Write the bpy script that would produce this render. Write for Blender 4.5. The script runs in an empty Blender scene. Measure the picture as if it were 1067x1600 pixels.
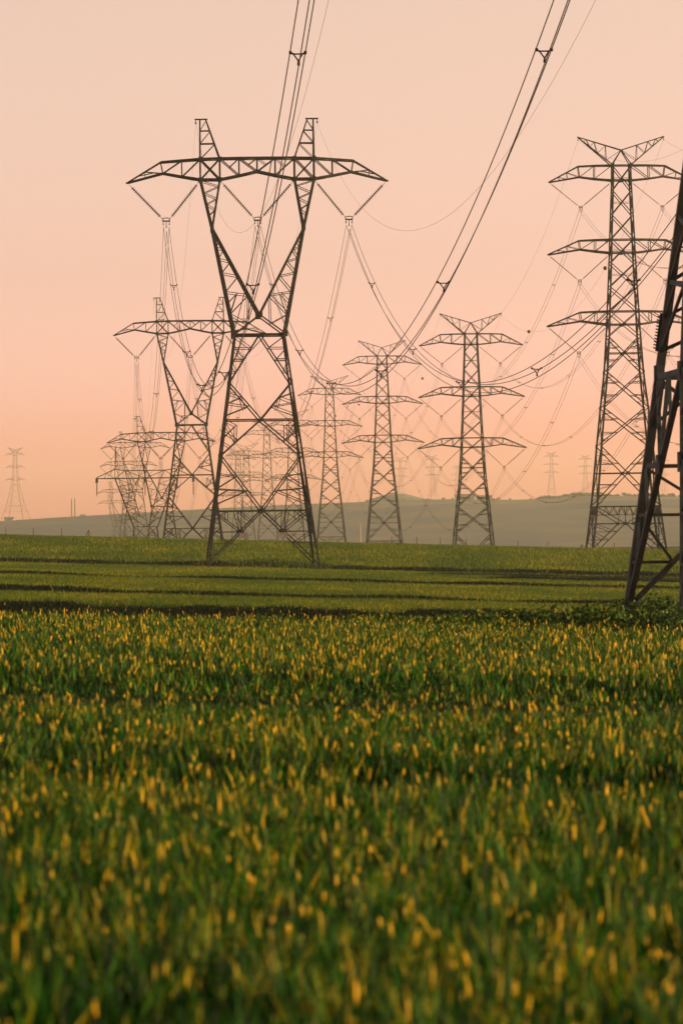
import bpy, math, random
import numpy as np
from mathutils import Vector, Matrix

random.seed(7)
rng = np.random.default_rng(11)
scene = bpy.context.scene
col = scene.collection

# ------------------------------------------------------------------ camera frame
F = 8000.0                      # focal length in pixels of the 1600 px tall photograph (180 mm lens)
TH = math.radians(0.72)         # slight camera roll
CX, HY = 533.5, 835.0
CT, ST = math.cos(TH), math.sin(TH)


def P(x, y, D):
    """world point seen at photo pixel (x, y) at distance D"""
    dx, dy = x - CX, y - HY
    u = dx * CT - dy * ST
    v = dx * ST + dy * CT
    return Vector((u / F * D, D, -v / F * D))


# ------------------------------------------------------------------ materials
def new_mat(name):
    m = bpy.data.materials.new(name)
    m.use_nodes = True
    nt = m.node_tree
    return m, nt, nt.nodes['Principled BSDF']


def noise_mat(name, c1, c2, scale=4.0, rough=0.7, metal=0.0, detail=6.0, spec=0.4, bump=0.0, coord='Object', lo=0.35, hi=0.65):
    m, nt, b = new_mat(name)
    tc = nt.nodes.new('ShaderNodeTexCoord')
    n = nt.nodes.new('ShaderNodeTexNoise')
    n.inputs['Scale'].default_value = scale
    n.inputs['Detail'].default_value = detail
    r = nt.nodes.new('ShaderNodeValToRGB')
    r.color_ramp.elements[0].position = lo
    r.color_ramp.elements[1].position = hi
    r.color_ramp.elements[0].color = (*c1, 1)
    r.color_ramp.elements[1].color = (*c2, 1)
    nt.links.new(tc.outputs[coord], n.inputs['Vector'])
    nt.links.new(n.outputs['Fac'], r.inputs['Fac'])
    nt.links.new(r.outputs['Color'], b.inputs['Base Color'])
    b.inputs['Roughness'].default_value = rough
    b.inputs['Metallic'].default_value = metal
    b.inputs['Specular IOR Level'].default_value = spec
    if bump:
        bp = nt.nodes.new('ShaderNodeBump')
        bp.inputs['Strength'].default_value = bump
        nt.links.new(n.outputs['Fac'], bp.inputs['Height'])
        nt.links.new(bp.outputs['Normal'], b.inputs['Normal'])
    return m


def leaf_mat(name, cols, trans=0.45, rough=0.45, scale=0.35, spec=0.15, stretch=1.0, rnd=0.7, clump=1.2):
    """many-leaved plant: colour varies leaf by leaf and in broad clumps"""
    m, nt, b = new_mat(name)
    geo = nt.nodes.new('ShaderNodeNewGeometry')
    tc = nt.nodes.new('ShaderNodeTexCoord')
    n = nt.nodes.new('ShaderNodeTexNoise')
    n.inputs['Scale'].default_value = scale
    n.inputs['Detail'].default_value = 4
    mp = nt.nodes.new('ShaderNodeMapping')
    mp.inputs['Scale'].default_value = (1, stretch, 1)
    nt.links.new(tc.outputs['Object'], mp.inputs['Vector'])
    nt.links.new(mp.outputs['Vector'], n.inputs['Vector'])
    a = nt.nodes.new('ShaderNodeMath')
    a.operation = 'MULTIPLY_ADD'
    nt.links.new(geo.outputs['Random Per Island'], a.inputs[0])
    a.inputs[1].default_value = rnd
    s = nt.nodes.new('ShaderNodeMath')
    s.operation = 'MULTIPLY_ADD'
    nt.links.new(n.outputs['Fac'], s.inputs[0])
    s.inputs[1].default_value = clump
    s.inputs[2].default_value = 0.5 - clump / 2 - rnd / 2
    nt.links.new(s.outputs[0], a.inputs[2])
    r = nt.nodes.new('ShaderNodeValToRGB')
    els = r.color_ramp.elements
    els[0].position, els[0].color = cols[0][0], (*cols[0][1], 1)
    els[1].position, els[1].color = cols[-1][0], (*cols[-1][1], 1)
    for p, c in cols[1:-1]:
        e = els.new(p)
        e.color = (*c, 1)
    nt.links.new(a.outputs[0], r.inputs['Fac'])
    nt.links.new(r.outputs['Color'], b.inputs['Base Color'])
    b.inputs['Roughness'].default_value = rough
    b.inputs['Specular IOR Level'].default_value = spec
    t = nt.nodes.new('ShaderNodeBsdfTranslucent')
    nt.links.new(r.outputs['Color'], t.inputs['Color'])
    mx = nt.nodes.new('ShaderNodeMixShader')
    mx.inputs[0].default_value = trans
    nt.links.new(b.outputs[0], mx.inputs[1])
    nt.links.new(t.outputs[0], mx.inputs[2])
    nt.links.new(mx.outputs[0], nt.nodes['Material Output'].inputs['Surface'])
    return m


M = {}
M['steel'] = noise_mat('weathered_steel', (0.014, 0.018, 0.017), (0.042, 0.050, 0.047), 3.0, 0.7, 0.0, spec=0.2)
M['steel_near'] = noise_mat('weathered_steel_grey', (0.016, 0.026, 0.028), (0.044, 0.062, 0.064), 2.2, 0.6, 0.0, spec=0.25)
M['wire'] = noise_mat('aged_aluminium_cable', (0.045, 0.04, 0.035), (0.08, 0.072, 0.062), 0.5, 0.55, 0.3)
M['insul'] = noise_mat('brown_porcelain', (0.035, 0.022, 0.015), (0.075, 0.045, 0.03), 2.0, 0.3, 0.0)
M['plate'] = noise_mat('painted_sign_plate', (0.22, 0.22, 0.21), (0.32, 0.32, 0.30), 5.0, 0.5)
M['ball'] = noise_mat('faded_red_fibreglass', (0.045, 0.022, 0.016), (0.075, 0.035, 0.025), 2.0, 0.5)
M['wood'] = noise_mat('old_fence_wood', (0.06, 0.045, 0.03), (0.14, 0.105, 0.07), 8.0, 0.85)
M['mast'] = noise_mat('white_mast_paint', (0.30, 0.25, 0.23), (0.38, 0.32, 0.29), 1.0, 0.5)
M['plaster'] = noise_mat('farm_plaster', (0.22, 0.2, 0.18), (0.34, 0.31, 0.28), 0.4, 0.9)
M['roof'] = noise_mat('dull_roof_sheet', (0.11, 0.09, 0.08), (0.2, 0.16, 0.14), 0.5, 0.8)
M['soil'] = noise_mat('dark_soil', (0.007, 0.010, 0.003), (0.018, 0.020, 0.006), 1.5, 0.95, spec=0.1, bump=0.4)
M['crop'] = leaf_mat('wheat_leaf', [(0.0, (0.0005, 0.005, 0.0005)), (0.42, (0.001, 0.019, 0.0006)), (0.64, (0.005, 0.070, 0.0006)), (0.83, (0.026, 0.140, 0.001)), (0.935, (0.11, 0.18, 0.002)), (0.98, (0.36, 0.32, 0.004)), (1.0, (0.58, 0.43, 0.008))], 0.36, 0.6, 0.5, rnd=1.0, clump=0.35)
M['shade_weed'] = leaf_mat('shade_weed_leaf', [(0.0, (0.002, 0.010, 0.001)), (0.7, (0.004, 0.022, 0.002)), (1.0, (0.015, 0.045, 0.003))], 0.2, 0.7, 0.8)  # near-black leaves: shade of tracks and crop edges put into the colour
M['ear'] = leaf_mat('golden_ear', [(0.0, (0.05, 0.10, 0.003)), (0.4, (0.24, 0.22, 0.005)), (0.7, (0.48, 0.36, 0.008)), (1.0, (0.72, 0.50, 0.012))], 0.3, 0.5, 0.5, rnd=0.9, clump=0.5)
M['crop_far'] = leaf_mat('wheat_leaf_even', [(0.0, (0.005, 0.036, 0.001)), (0.5, (0.036, 0.080, 0.001)), (0.85, (0.105, 0.132, 0.002)), (1.0, (0.30, 0.26, 0.008))], 0.45, 0.6, 0.12, stretch=0.25, rnd=0.9, clump=0.7)
M['weed'] = leaf_mat('weed_leaf', [(0.0, (0.012, 0.032, 0.008)), (0.5, (0.030, 0.085, 0.006)), (0.8, (0.10, 0.14, 0.008)), (1.0, (0.36, 0.27, 0.02))], 0.4, 0.65, 0.8)
M['bush'] = leaf_mat('bush_leaf', [(0.0, (0.008, 0.020, 0.006)), (0.6, (0.018, 0.060, 0.008)), (1.0, (0.08, 0.13, 0.012))], 0.25, 0.5, 1.5)
M['tree'] = leaf_mat('far_tree_leaf', [(0.0, (0.02, 0.03, 0.01)), (1.0, (0.06, 0.075, 0.025))], 0.2, 0.6, 0.05)
M['bark'] = noise_mat('bark', (0.04, 0.03, 0.02), (0.09, 0.07, 0.05), 3.0, 0.9)


def hill_material():
    m, nt, b = new_mat('hazed_dry_hill_fields')
    tc = nt.nodes.new('ShaderNodeTexCoord')
    mp = nt.nodes.new('ShaderNodeMapping')
    mp.inputs['Scale'].default_value = (0.004, 0.0013, 0.0)
    v = nt.nodes.new('ShaderNodeTexVoronoi')
    v.feature = 'F1'
    v.inputs['Scale'].default_value = 1.0
    n = nt.nodes.new('ShaderNodeTexNoise')
    n.inputs['Scale'].default_value = 2.5
    n.inputs['Detail'].default_value = 8
    mp2 = nt.nodes.new('ShaderNodeMapping')
    mp2.inputs['Scale'].default_value = (0.006, 0.002, 0.02)
    nt.links.new(tc.outputs['Object'], mp.inputs['Vector'])
    nt.links.new(tc.outputs['Object'], mp2.inputs['Vector'])
    nt.links.new(mp.outputs['Vector'], v.inputs['Vector'])
    nt.links.new(mp2.outputs['Vector'], n.inputs['Vector'])
    sep = nt.nodes.new('ShaderNodeSeparateColor')
    nt.links.new(v.outputs['Color'], sep.inputs[0])
    mix = nt.nodes.new('ShaderNodeMath')
    mix.operation = 'MULTIPLY_ADD'
    mix.inputs[1].default_value = 0.45
    nt.links.new(sep.outputs[0], mix.inputs[0])
    nt.links.new(n.outputs['Fac'], mix.inputs[2])
    r = nt.nodes.new('ShaderNodeValToRGB')
    els = r.color_ramp.elements
    els[0].position, els[0].color = 0.35, (0.078, 0.088, 0.100, 1)  # blue-grey tone puts part of the distance haze into the hill colour
    els[1].position, els[1].color = 0.95, (0.185, 0.158, 0.095, 1)
    e = els.new(0.62)
    e.color = (0.112, 0.110, 0.110, 1)
    nt.links.new(mix.outputs[0], r.inputs['Fac'])
    nt.links.new(r.outputs['Color'], b.inputs['Base Color'])
    b.inputs['Roughness'].default_value = 0.95
    b.inputs['Specular IOR Level'].default_value = 0.1
    return m


M['hill'] = hill_material()


# ------------------------------------------------------------------ object helpers
def tag(o, label=None, cat=None, group=None, kind=None):
    if label: o['label'] = label
    if cat: o['category'] = cat
    if group: o['group'] = group
    if kind: o['kind'] = kind
    return o


def empty(name, loc=(0, 0, 0), rz=0.0, sc=1.0):
    o = bpy.data.objects.new(name, None)
    o.empty_display_size = 0.5
    col.objects.link(o)
    o.location = loc
    o.rotation_euler = (0, 0, rz)
    o.scale = (sc, sc, sc)
    return o


class MB:
    """collects faces and builds ONE mesh object"""
    def __init__(s):
        s.v, s.f = [], []

    def add(s, vs, fs):
        o = len(s.v)
        s.v += [tuple(p) for p in vs]
        s.f += [tuple(i + o for i in q) for q in fs]

    def angle(s, p, q, w, hint=(0, -1, 0), t=None, ext=0.0):
        """steel angle section from p to q, one flange square to the hint direction"""
        p, q = Vector(p), Vector(q)
        d = q - p
        if d.length < 1e-5: return
        d.normalize()
        p = p - d * ext
        q = q + d * ext
        h = Vector(hint)
        u = d.cross(h)
        if u.length < 1e-3:
            u = d.cross(Vector((0.3, 0.5, 0.8)))
        u.normalize()
        v = u.cross(d)          # points to hint side
        if v.dot(h) < 0: v.negate()
        t = t or w * 0.16
        pr = [(-w / 2, 0), (w / 2, 0), (w / 2, -t), (-w / 2 + t, -t), (-w / 2 + t, -w), (-w / 2, -w)]
        vs = [p + u * a + v * b for a, b in pr] + [q + u * a + v * b for a, b in pr]
        fs = [(i, (i + 1) % 6, (i + 1) % 6 + 6, i + 6) for i in range(6)]
        fs += [(3, 2, 1, 0), (5, 4, 3, 0), (6, 7, 8, 9), (6, 9, 10, 11)]
        s.add(vs, fs)

    def box(s, c, x, y, z, ax=None):
        ax = ax or (Vector((1, 0, 0)), Vector((0, 1, 0)), Vector((0, 0, 1)))
        c = Vector(c)
        vs = [c + ax[0] * (a * x / 2) + ax[1] * (b * y / 2) + ax[2] * (e * z / 2) for a in (-1, 1) for b in (-1, 1) for e in (-1, 1)]
        s.add(vs, [(0, 1, 3, 2), (4, 6, 7, 5), (0, 4, 5, 1), (2, 3, 7, 6), (0, 2, 6, 4), (1, 5, 7, 3)])

    def bar(s, p, q, w, h=None):
        p, q = Vector(p), Vector(q)
        d = (q - p)
        L = d.length
        d.normalize()
        u = d.cross(Vector((0, 0, 1)))
        if u.length < 1e-3: u = Vector((1, 0, 0))
        u.normalize()
        v = d.cross(u)
        s.box((p + q) / 2, L, w, h or w, (d, u, v))

    def tube(s, pts, r, n=6, cap=True):
        pts = [Vector(p) for p in pts]
        rs = r if isinstance(r, (list, tuple)) else [r] * len(pts)
        vs, fs = [], []
        for i, p in enumerate(pts):
            d = pts[min(i + 1, len(pts) - 1)] - pts[max(i - 1, 0)]
            d.normalize()
            u = d.cross(Vector((0, 0, 1)))
            if u.length < 1e-3: u = d.cross(Vector((1, 0, 0)))
            u.normalize()
            v = u.cross(d)
            for k in range(n):
                a = 2 * math.pi * k / n
                vs.append(p + u * (math.cos(a) * rs[i]) + v * (math.sin(a) * rs[i]))
        for i in range(len(pts) - 1):
            for k in range(n):
                fs.append((i * n + k, i * n + (k + 1) % n, (i + 1) * n + (k + 1) % n, (i + 1) * n + k))
        if cap:
            fs.append(tuple(range(n))[::-1])
            fs.append(tuple(range((len(pts) - 1) * n, len(pts) * n)))
        s.add(vs, fs)

    def build(s, name, m, parent=None, smooth=False):
        me = bpy.data.meshes.new(name)
        me.from_pydata(s.v, [], s.f)
        me.validate()
        me.materials.append(m)
        if smooth:
            me.polygons.foreach_set('use_smooth', [True] * len(me.polygons))
        me.update()
        o = bpy.data.objects.new(name, me)
        col.objects.link(o)
        if parent: o.parent = parent
        return o


def copy_tree(o, parent=None):
    c = o.copy()
    col.objects.link(c)
    c.parent = parent
    for ch in list(o.children):
        copy_tree(ch, c)
    return c


# ------------------------------------------------------------------ terrain
PROF = [(-60, -2.05), (100.5, -2.05), (104, -2.35), (120, -3.2), (150, -4.6), (240, -5.0), (246, -4.6), (247.4, -3.78), (279.4, -3.78),
        (281.4, -3.58), (356.4, -3.58), (358.2, -3.46), (462, -3.46), (465, -2.98), (500, -2.28), (560, -1.24), (578, -1.18), (600, -1.56),
        (640, -2.7), (700, -3.2), (781, -5.0), (900, -11.5), (992, -14.8), (1102, -14.8), (1291, -8.7), (1607, -8.0), (1723, -5.2),
        (1885, -11.4), (2070, -6.4), (2190, -8.5), (2480, -12.5), (2700, -9.0)]
# banks added as dark stand-ins for the shaded crop edges: distance, crest height above the soil behind, half width
ADDED_BANKS = [(246.6, 0.36, 0.55), (280.2, 0.41, 0.5), (357.2, 0.41, 0.5), (463.4, 0.42, 0.7), (433.0, 0.54, 0.6), (404.0, 0.47, 0.5)]
PD = np.array([p[0] for p in PROF], float)
PZ = np.array([p[1] for p in PROF], float)
CREST = [(-400, 828), (-200, 824), (0, 815.5), (100, 809), (200, 803), (330, 795.5), (450, 789), (560, 785), (700, 780.5), (830, 782),
         (880, 777), (930, 775), (1000, 777.5), (1067, 776), (1300, 770), (1600, 778)]
_c = [P(x, y, 4500) for x, y in CREST]
CXs = np.array([p.x for p in _c])
CZs = np.array([p.z for p in _c])


def smooth(t):
    t = np.clip(t, 0, 1)
    return t * t * (3 - 2 * t)


def wob(x, d, s, k=0.0):
    return (np.sin(x * 1.7 / s + d * 0.9 / s + k) + np.sin(x * -0.8 / s + d * 1.9 / s + 1.3 + k * 2) + np.sin(x * 3.1 / s - d * 1.3 / s + 4.0 + k)
            + np.sin(x * 0.55 / s + d * 0.4 / s + 2.2 + k)) / 4


def bank_wob(X, k):
    return 0.7 * wob(X, X * 0, 7.0, k) + 0.3 * wob(X, X * 0, 1.7, k + 3)


def ground_z(X, D):
    X = np.asarray(X, float)
    D = np.asarray(D, float)
    z = np.interp(D, PD, PZ)
    tilt = -0.036 * np.clip(X, -80, 80) * (1 - smooth((D - 590) / 90))
    z = z + tilt
    for k, (bd, bh, bw) in enumerate(ADDED_BANKS):
        e = np.abs(D - bd - bank_wob(X, k)) / bw
        amp = np.clip(0.85 + 0.45 * wob(X, X * 0, 5.0, k * 1.7), 0.25, 1.1)
        if k == 3: amp = amp * (1 - smooth((X + 11) / 2.5) * (1 - smooth((X + 2) / 3)))
        if k >= 4: amp = amp * smooth((X - 3.0 * (k - 3)) / 8.0)
        z = z + bh * amp * np.clip(1.6 * (1 - e), 0, 1)
    # mound the near pylon stands on, rough mound under the forked pylon
    z = z + 0.85 * np.exp(-(((X - 9.8) / 4.2) ** 2 + ((D - 106.5) / 5.0) ** 2))
    z = z + 0.34 * np.exp(-(((X + 6.5) / 3.4) ** 2 + ((D - 467) / 3.5) ** 2)) + 0.14 * np.exp(-(((X + 1.5) / 4.5) ** 2 + ((D - 469) / 4) ** 2))
    # far hill
    cz = np.interp(X, CXs, CZs)
    up = smooth((D - 2500) / 2000.0)
    dn = smooth((D - 4600) / 1500.0)
    cz = cz + 1.6 * wob(X, D, 90.0) * up * (1 - up) * 4
    z = np.where(D > 2500, (-11.5) * (1 - up) + cz * up * (1 - dn) - 12 * dn, z)
    return z


def grid_object(name, Ds, fan, m):
    nx = len(fan)
    DD = np.repeat(np.array(Ds, float)[:, None], nx, 1)
    XX = np.array([[40 * t + 0.6 * max(d, 0) * t for t in fan] for d in Ds])
    ZZ = ground_z(XX, DD)
    co = np.stack([XX, DD, ZZ], 2).reshape(-1, 3)
    nr = len(Ds)
    idx = np.arange(nr * nx).reshape(nr, nx)
    q = np.stack([idx[:-1, :-1], idx[:-1, 1:], idx[1:, 1:], idx[1:, :-1]], 2).reshape(-1, 4)
    me = bpy.data.meshes.new(name)
    me.vertices.add(len(co))
    me.vertices.foreach_set('co', co.ravel())
    me.loops.add(q.size)
    me.loops.foreach_set('vertex_index', q.ravel().astype(np.int32))
    me.polygons.add(len(q))
    me.polygons.foreach_set('loop_start', np.arange(0, q.size, 4, dtype=np.int32))
    me.polygons.foreach_set('use_smooth', np.ones(len(q), bool))
    me.update(calc_edges=True)
    me.materials.append(m)
    o = bpy.data.objects.new(name, me)
    col.objects.link(o)
    return tag(o, kind='structure')


fan = sorted(set([round(math.copysign(abs(t) ** 1.6, t), 5) for t in np.linspace(-1, 1, 321)]))
Dn = list(np.arange(-50, 96, 4.0)) + list(np.arange(96, 120, 1.0)) + list(np.arange(120, 640, 5.0)) + list(np.arange(640, 2500, 25.0)) + [2500.0]
for b_ in ADDED_BANKS:
    Dn += list(np.arange(b_[0] - 2.0, b_[0] + 2.01, 0.25))
Dn = sorted(set(round(float(d), 3) for d in Dn))
grid_object('ground', Dn, fan, M['soil'])
grid_object('hill', [2500 + 40 * i for i in range(0, 100)], list(np.linspace(-1, 1, 181)), M['hill'])


# ------------------------------------------------------------------ crops (masses of blades nobody could count)
def blades(name, X, D, Z0, H, W, m, segs=3, bend=0.5, label=None, cat='crop', extra=None):
    n = len(X)
    ang = rng.uniform(0, 2 * np.pi, n)
    bd = rng.uniform(0, 2 * np.pi, n)
    bn = np.abs(rng.normal(bend, bend * 0.5, n)) * H
    side = np.stack([np.cos(ang), np.sin(ang), np.zeros(n)], 1)
    bv = np.stack([np.cos(bd), np.sin(bd), np.zeros(n)], 1)
    base = np.stack([X, D, Z0], 1)
    rows = []
    ts = np.linspace(0, 1, segs + 1)
    wt = {3: [0.7, 1.0, 0.75], 2: [0.9, 0.8]}[segs]
    for k in range(segs):
        t = ts[k]
        c = base + bv * (bn * t * t)[:, None] + np.array([0, 0, 1.0])[None] * (H * (t - 0.12 * t * t * bend))[:, None]
        w = (W * wt[k] / 2)[:, None]
        rows += [c - side * w, c + side * w]
    t = 1.0
    rows.append(base + bv * bn[:, None] + np.array([0, 0, 1.0])[None] * (H * (1 - 0.12 * bend))[:, None])
    co = np.stack(rows, 1)
    nv = 2 * segs + 1
    tr = []
    for k in range(segs - 1):
        a = 2 * k
        tr += [(a, a + 1, a + 3), (a, a + 3, a + 2)]
    a = 2 * (segs - 1)
    tr += [(a, a + 1, a + 2)]
    tr = np.array(tr)
    idx = (np.arange(n)[:, None, None] * nv + tr[None]).reshape(-1, 3)
    co = co.reshape(-1, 3)
    nf = len(idx)
    if extra:
        c2, t2, nv2 = extra[0]
        idx = np.concatenate([idx, len(co) + (np.arange(len(c2))[:, None, None] * nv2 + t2[None]).reshape(-1, 3)])
        co = np.concatenate([co, c2.reshape(-1, 3)])
    me = bpy.data.meshes.new(name)
    me.vertices.add(len(co))
    me.vertices.foreach_set('co', co.reshape(-1).astype(np.float32))
    me.loops.add(idx.size)
    me.loops.foreach_set('vertex_index', idx.ravel().astype(np.int32))
    me.polygons.add(len(idx))
    me.polygons.foreach_set('loop_start', np.arange(0, idx.size, 3, dtype=np.int32))
    me.materials.append(m)
    if extra:
        me.materials.append(extra[1])
        mi = np.zeros(len(idx), np.int32)
        mi[nf:] = 1
        me.polygons.foreach_set('material_index', mi)
    me.update(calc_edges=True)
    o = bpy.data.objects.new(name, me)
    col.objects.link(o)
    return tag(o, label, cat, kind='stuff')


def scatter(d0, d1, dens, half=0.082, margin=2.0):
    wmax = half * d1 + margin
    n = int((d1 - d0) * 2 * wmax * dens)
    D = rng.uniform(d0, d1, n)
    X = rng.uniform(-wmax, wmax, n)
    k = np.abs(X) < half * D + margin
    return X[k], D[k]


def gap(X, D, c, w, k):
    """0..1 amount of gap: a wheel track running across the field"""
    cc = c + 0.9 * wob(X, X * 0, 2.6, k) + 0.4 * wob(X, D * 0, 0.6, k)
    return np.clip(1.25 - np.abs(D - cc) / w, 0, 1)


def stand(x, d):
    """tufts: the height of the stand wavers over a hand's breadth and over a pace"""
    return (1.0 + 0.17 * wob(x + 0.2 * wob(d, x, 0.4), d * 0.6, 0.085, 3.0) + 0.12 * wob(x, d * 0.6, 0.31, 6.0) + 0.08 * wob(x, d, 0.9) + 0.06 * wob(x, d, 2.4, 1.0))


XA, DA, WA, TA = [], [], [], []
EX, ED, EW, ET = [], [], [], []
for d0, d1, dens, w, nb, ew, er in [(9.5, 22, 190, 0.0115, 6, 0.012, 0.055), (22, 36, 160, 0.013, 6, 0.013, 0.06), (36, 60, 120, 0.016, 5, 0.015, 0.075), (60, 100.4, 80, 0.020, 5, 0.017, 0.10)]:
    x, d = scatter(d0, d1, dens)
    n = len(x)
    th = rng.normal(1.0, 0.08, n)                     # each plant has its own height
    for b_ in range(nb):
        XA.append(x + rng.normal(0, 0.022, n)); DA.append(d + rng.normal(0, 0.022, n)); WA.append(np.full(n, w))
        TA.append(th * rng.uniform(0.76, 1.05, n))
    k = rng.random(n) < er
    EX.append(x[k]); ED.append(d[k]); ET.append(th[k] * rng.uniform(0.84, 1.12, k.sum())); EW.append(np.full(k.sum(), ew))
X, D, W, TH_ = np.concatenate(XA), np.concatenate(DA), np.concatenate(WA), np.concatenate(TA)
edge = 100.4 - 1.2 * np.abs(wob(X, X * 0, 1.1)) - 0.02 * X
keep = D < edge
X, D, W, TH_ = X[keep], D[keep], W[keep], TH_[keep]
g = np.maximum(gap(X, D, 55.5, 5.6, 0.3), gap(X, D, 37.0, 2.3, 2.0) * np.clip(0.85 + 0.9 * wob(X, D, 1.4), 0, 1))
g = np.maximum(g, np.clip(2.2 * wob(X, D, 1.0, 5.0) - 1.0, 0, 0.8) * (D < 34))
g = np.maximum(g, np.clip(1.9 * wob(X, D * 0.5, 0.33, 9.0) - 0.75, 0, 0.75))
H = 0.45 * TH_ * stand(X, D)
H = H * (1 - 0.85 * g)
keep = rng.random(len(X)) > 0.6 * g
X, D, W, H = X[keep], D[keep], W[keep], H[keep]


def ears():
    """spindle shaped golden ears standing in the crop: 5-sided, two rings"""
    x, d, w, t = np.concatenate(EX), np.concatenate(ED), np.concatenate(EW), np.concatenate(ET)
    k = d < 100.0 - 1.2 * np.abs(wob(x, x * 0, 1.1)) - 0.02 * x
    x, d, w, t = x[k], d[k], w[k], t[k]
    gg = np.maximum(gap(x, d, 55.5, 5.6, 0.3), gap(x, d, 37.0, 2.3, 2.0) * np.clip(0.85 + 0.9 * wob(x, d, 1.4), 0, 1))
    gg = np.maximum(gg, np.clip(2.2 * wob(x, d, 1.0, 5.0) - 1.0, 0, 0.8) * (d < 34))
    k = rng.random(len(x)) > gg * 1.3
    x, d, w, t = x[k], d[k], w[k], t[k]
    n = len(x)
    top = 0.45 * t * stand(x, d) + 0.015
    L = np.clip(rng.lognormal(-2.7, 0.5, n), 0.02, 0.17) * (1 + 0.25 * (d > 50))
    la = rng.uniform(0, 2 * np.pi, n)
    ln = np.abs(rng.normal(0, 0.22, n))
    ax = np.stack([np.cos(la) * np.sin(ln), np.sin(la) * np.sin(ln), np.cos(ln)], 1)
    b = np.stack([x, d, ground_z(x, d) + top - L], 1)
    u = np.cross(ax, np.array([0.3, 0.9, 0.1])); u /= np.linalg.norm(u, axis=1)[:, None]
    v = np.cross(ax, u)
    W = (w * rng.uniform(0.55, 1.35, n) / 2)[:, None]
    rows = [b]
    m = 5
    for f, r in ((0.3, 1.0), (0.7, 0.8)):
        for q in range(m):
            a = 2 * np.pi * (q + f) / m
            rows.append(b + ax * (L * f)[:, None] + (u * np.cos(a) + v * np.sin(a)) * W * r)
    rows.append(b + ax * L[:, None])
    co = np.stack(rows, 1)
    nv = 2 * m + 2
    tr = []
    for q in range(m):
        q2 = (q + 1) % m
        tr += [(0, 1 + q2, 1 + q), (1 + q, 1 + q2, 1 + m + q2), (1 + q, 1 + m + q2, 1 + m + q), (1 + m + q, 1 + m + q2, 1 + 2 * m)]
    return co, np.array(tr), nv


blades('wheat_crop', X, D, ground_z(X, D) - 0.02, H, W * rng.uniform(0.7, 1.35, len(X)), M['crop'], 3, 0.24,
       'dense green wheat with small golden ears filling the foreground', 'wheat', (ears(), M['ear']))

STRIPS = [(245.0, 281.5, 42, 0.034, 0.42), (279.0, 358.5, 26, 0.040, 0.42), (356.0, 464.5, 17, 0.048, 0.42), (462.4, 600, 12, 0.055, 0.42)]
SL = ['first narrow green crop strip beyond the dark edge of the foreground wheat', 'second green crop strip beyond the foreground wheat',
      'green crop strip running up to the foot of the tallest forked pylon', 'farthest green crop rising to the skyline of the field']
for i, (d0, d1, dens, w, h) in enumerate(STRIPS):
    x, d = scatter(d0, d1, dens, 0.08, 3.0)
    e = d - ADDED_BANKS[i][0] - bank_wob(x, i) > 0.25
    if i < 3: e &= d - ADDED_BANKS[i + 1][0] - bank_wob(x, i + 1) < -0.2
    for b_ in (4, 5):
        if i == 2: e &= ~((np.abs(d - ADDED_BANKS[b_][0] - bank_wob(x, b_)) < 0.5) & (x > 3.0 * (b_ - 3) + 2))
    x, d = x[e], d[e]
    hh = h * (0.85 + 0.25 * rng.random(len(x)) + 0.10 * wob(x, d * 0.3, 3.0, i))
    if i == 3:   # wheel tracks with a hint of a rut
        hh = hh * (1 - 0.35 * gap(x, d, 480, 3.0, 1.0)) * (1 - 0.25 * gap(x, d, 513, 4.0, 2.0))
        k = ~(((x + 6.5) / 4.5) ** 2 + ((d - 467) / 3.0) ** 2 < 1)
        x, d, hh = x[k], d[k], hh[k]
    blades('green_crop', x, d, ground_z(x, d) - 0.02, hh, np.full(len(x), w), M['crop_far'], 2, 0.4, SL[i], 'crop')
# dark blades on the added banks, painting the shade of the crop edges
bx_, bd_ = [], []
for k_, (b0, bh, bw) in enumerate(ADDED_BANKS):
    n = 9000
    x = rng.uniform(-0.085 * b0, 0.085 * b0, n)
    d = b0 + bank_wob(x, k_) + rng.uniform(-0.7, 0.35, n) * bw
    if k_ >= 4:
        q = x > 3.0 * (k_ - 3) + 1.5
        x, d = x[q], d[q]
    bx_.append(x); bd_.append(d)
x, d = np.concatenate(bx_), np.concatenate(bd_)
blades('bank_shade', x, d, ground_z(x, d) - 0.02, rng.uniform(0.05, 0.22, len(x)), np.full(len(x), 0.05), M['shade_weed'], 2, 0.7,
       'dark blades added as shade on the low banks between the green strips', 'weeds')
# dark low blades added in the wheel tracks to paint their shade
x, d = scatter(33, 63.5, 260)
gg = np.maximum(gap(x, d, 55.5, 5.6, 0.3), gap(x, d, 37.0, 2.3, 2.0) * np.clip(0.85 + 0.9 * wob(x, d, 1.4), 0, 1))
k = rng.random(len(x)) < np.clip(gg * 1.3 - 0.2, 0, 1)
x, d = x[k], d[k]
blades('track_shade', x, d, ground_z(x, d), rng.uniform(0.08, 0.22, len(x)), np.full(len(x), 0.03), M['shade_weed'], 2, 0.6,
       'dark low blades added as shade in the wheel tracks across the foreground wheat', 'weeds')
# rough grass on the mound between the legs of the forked pylon
x = rng.uniform(-13, 2, 2600); d = rng.uniform(463.5, 471, 2600)
k = ((x + 6.0) / 7.5) ** 2 + ((d - 467) / 3.6) ** 2 < 1
x, d = x[k], d[k]
blades('rough_grass', x, d, ground_z(x, d), rng.uniform(0.15, 0.5, len(x)), np.full(len(x), 0.06), M['weed'], 2, 0.7,
       'rough dark grass on the low mound between the pylon legs', 'grass')


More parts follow.
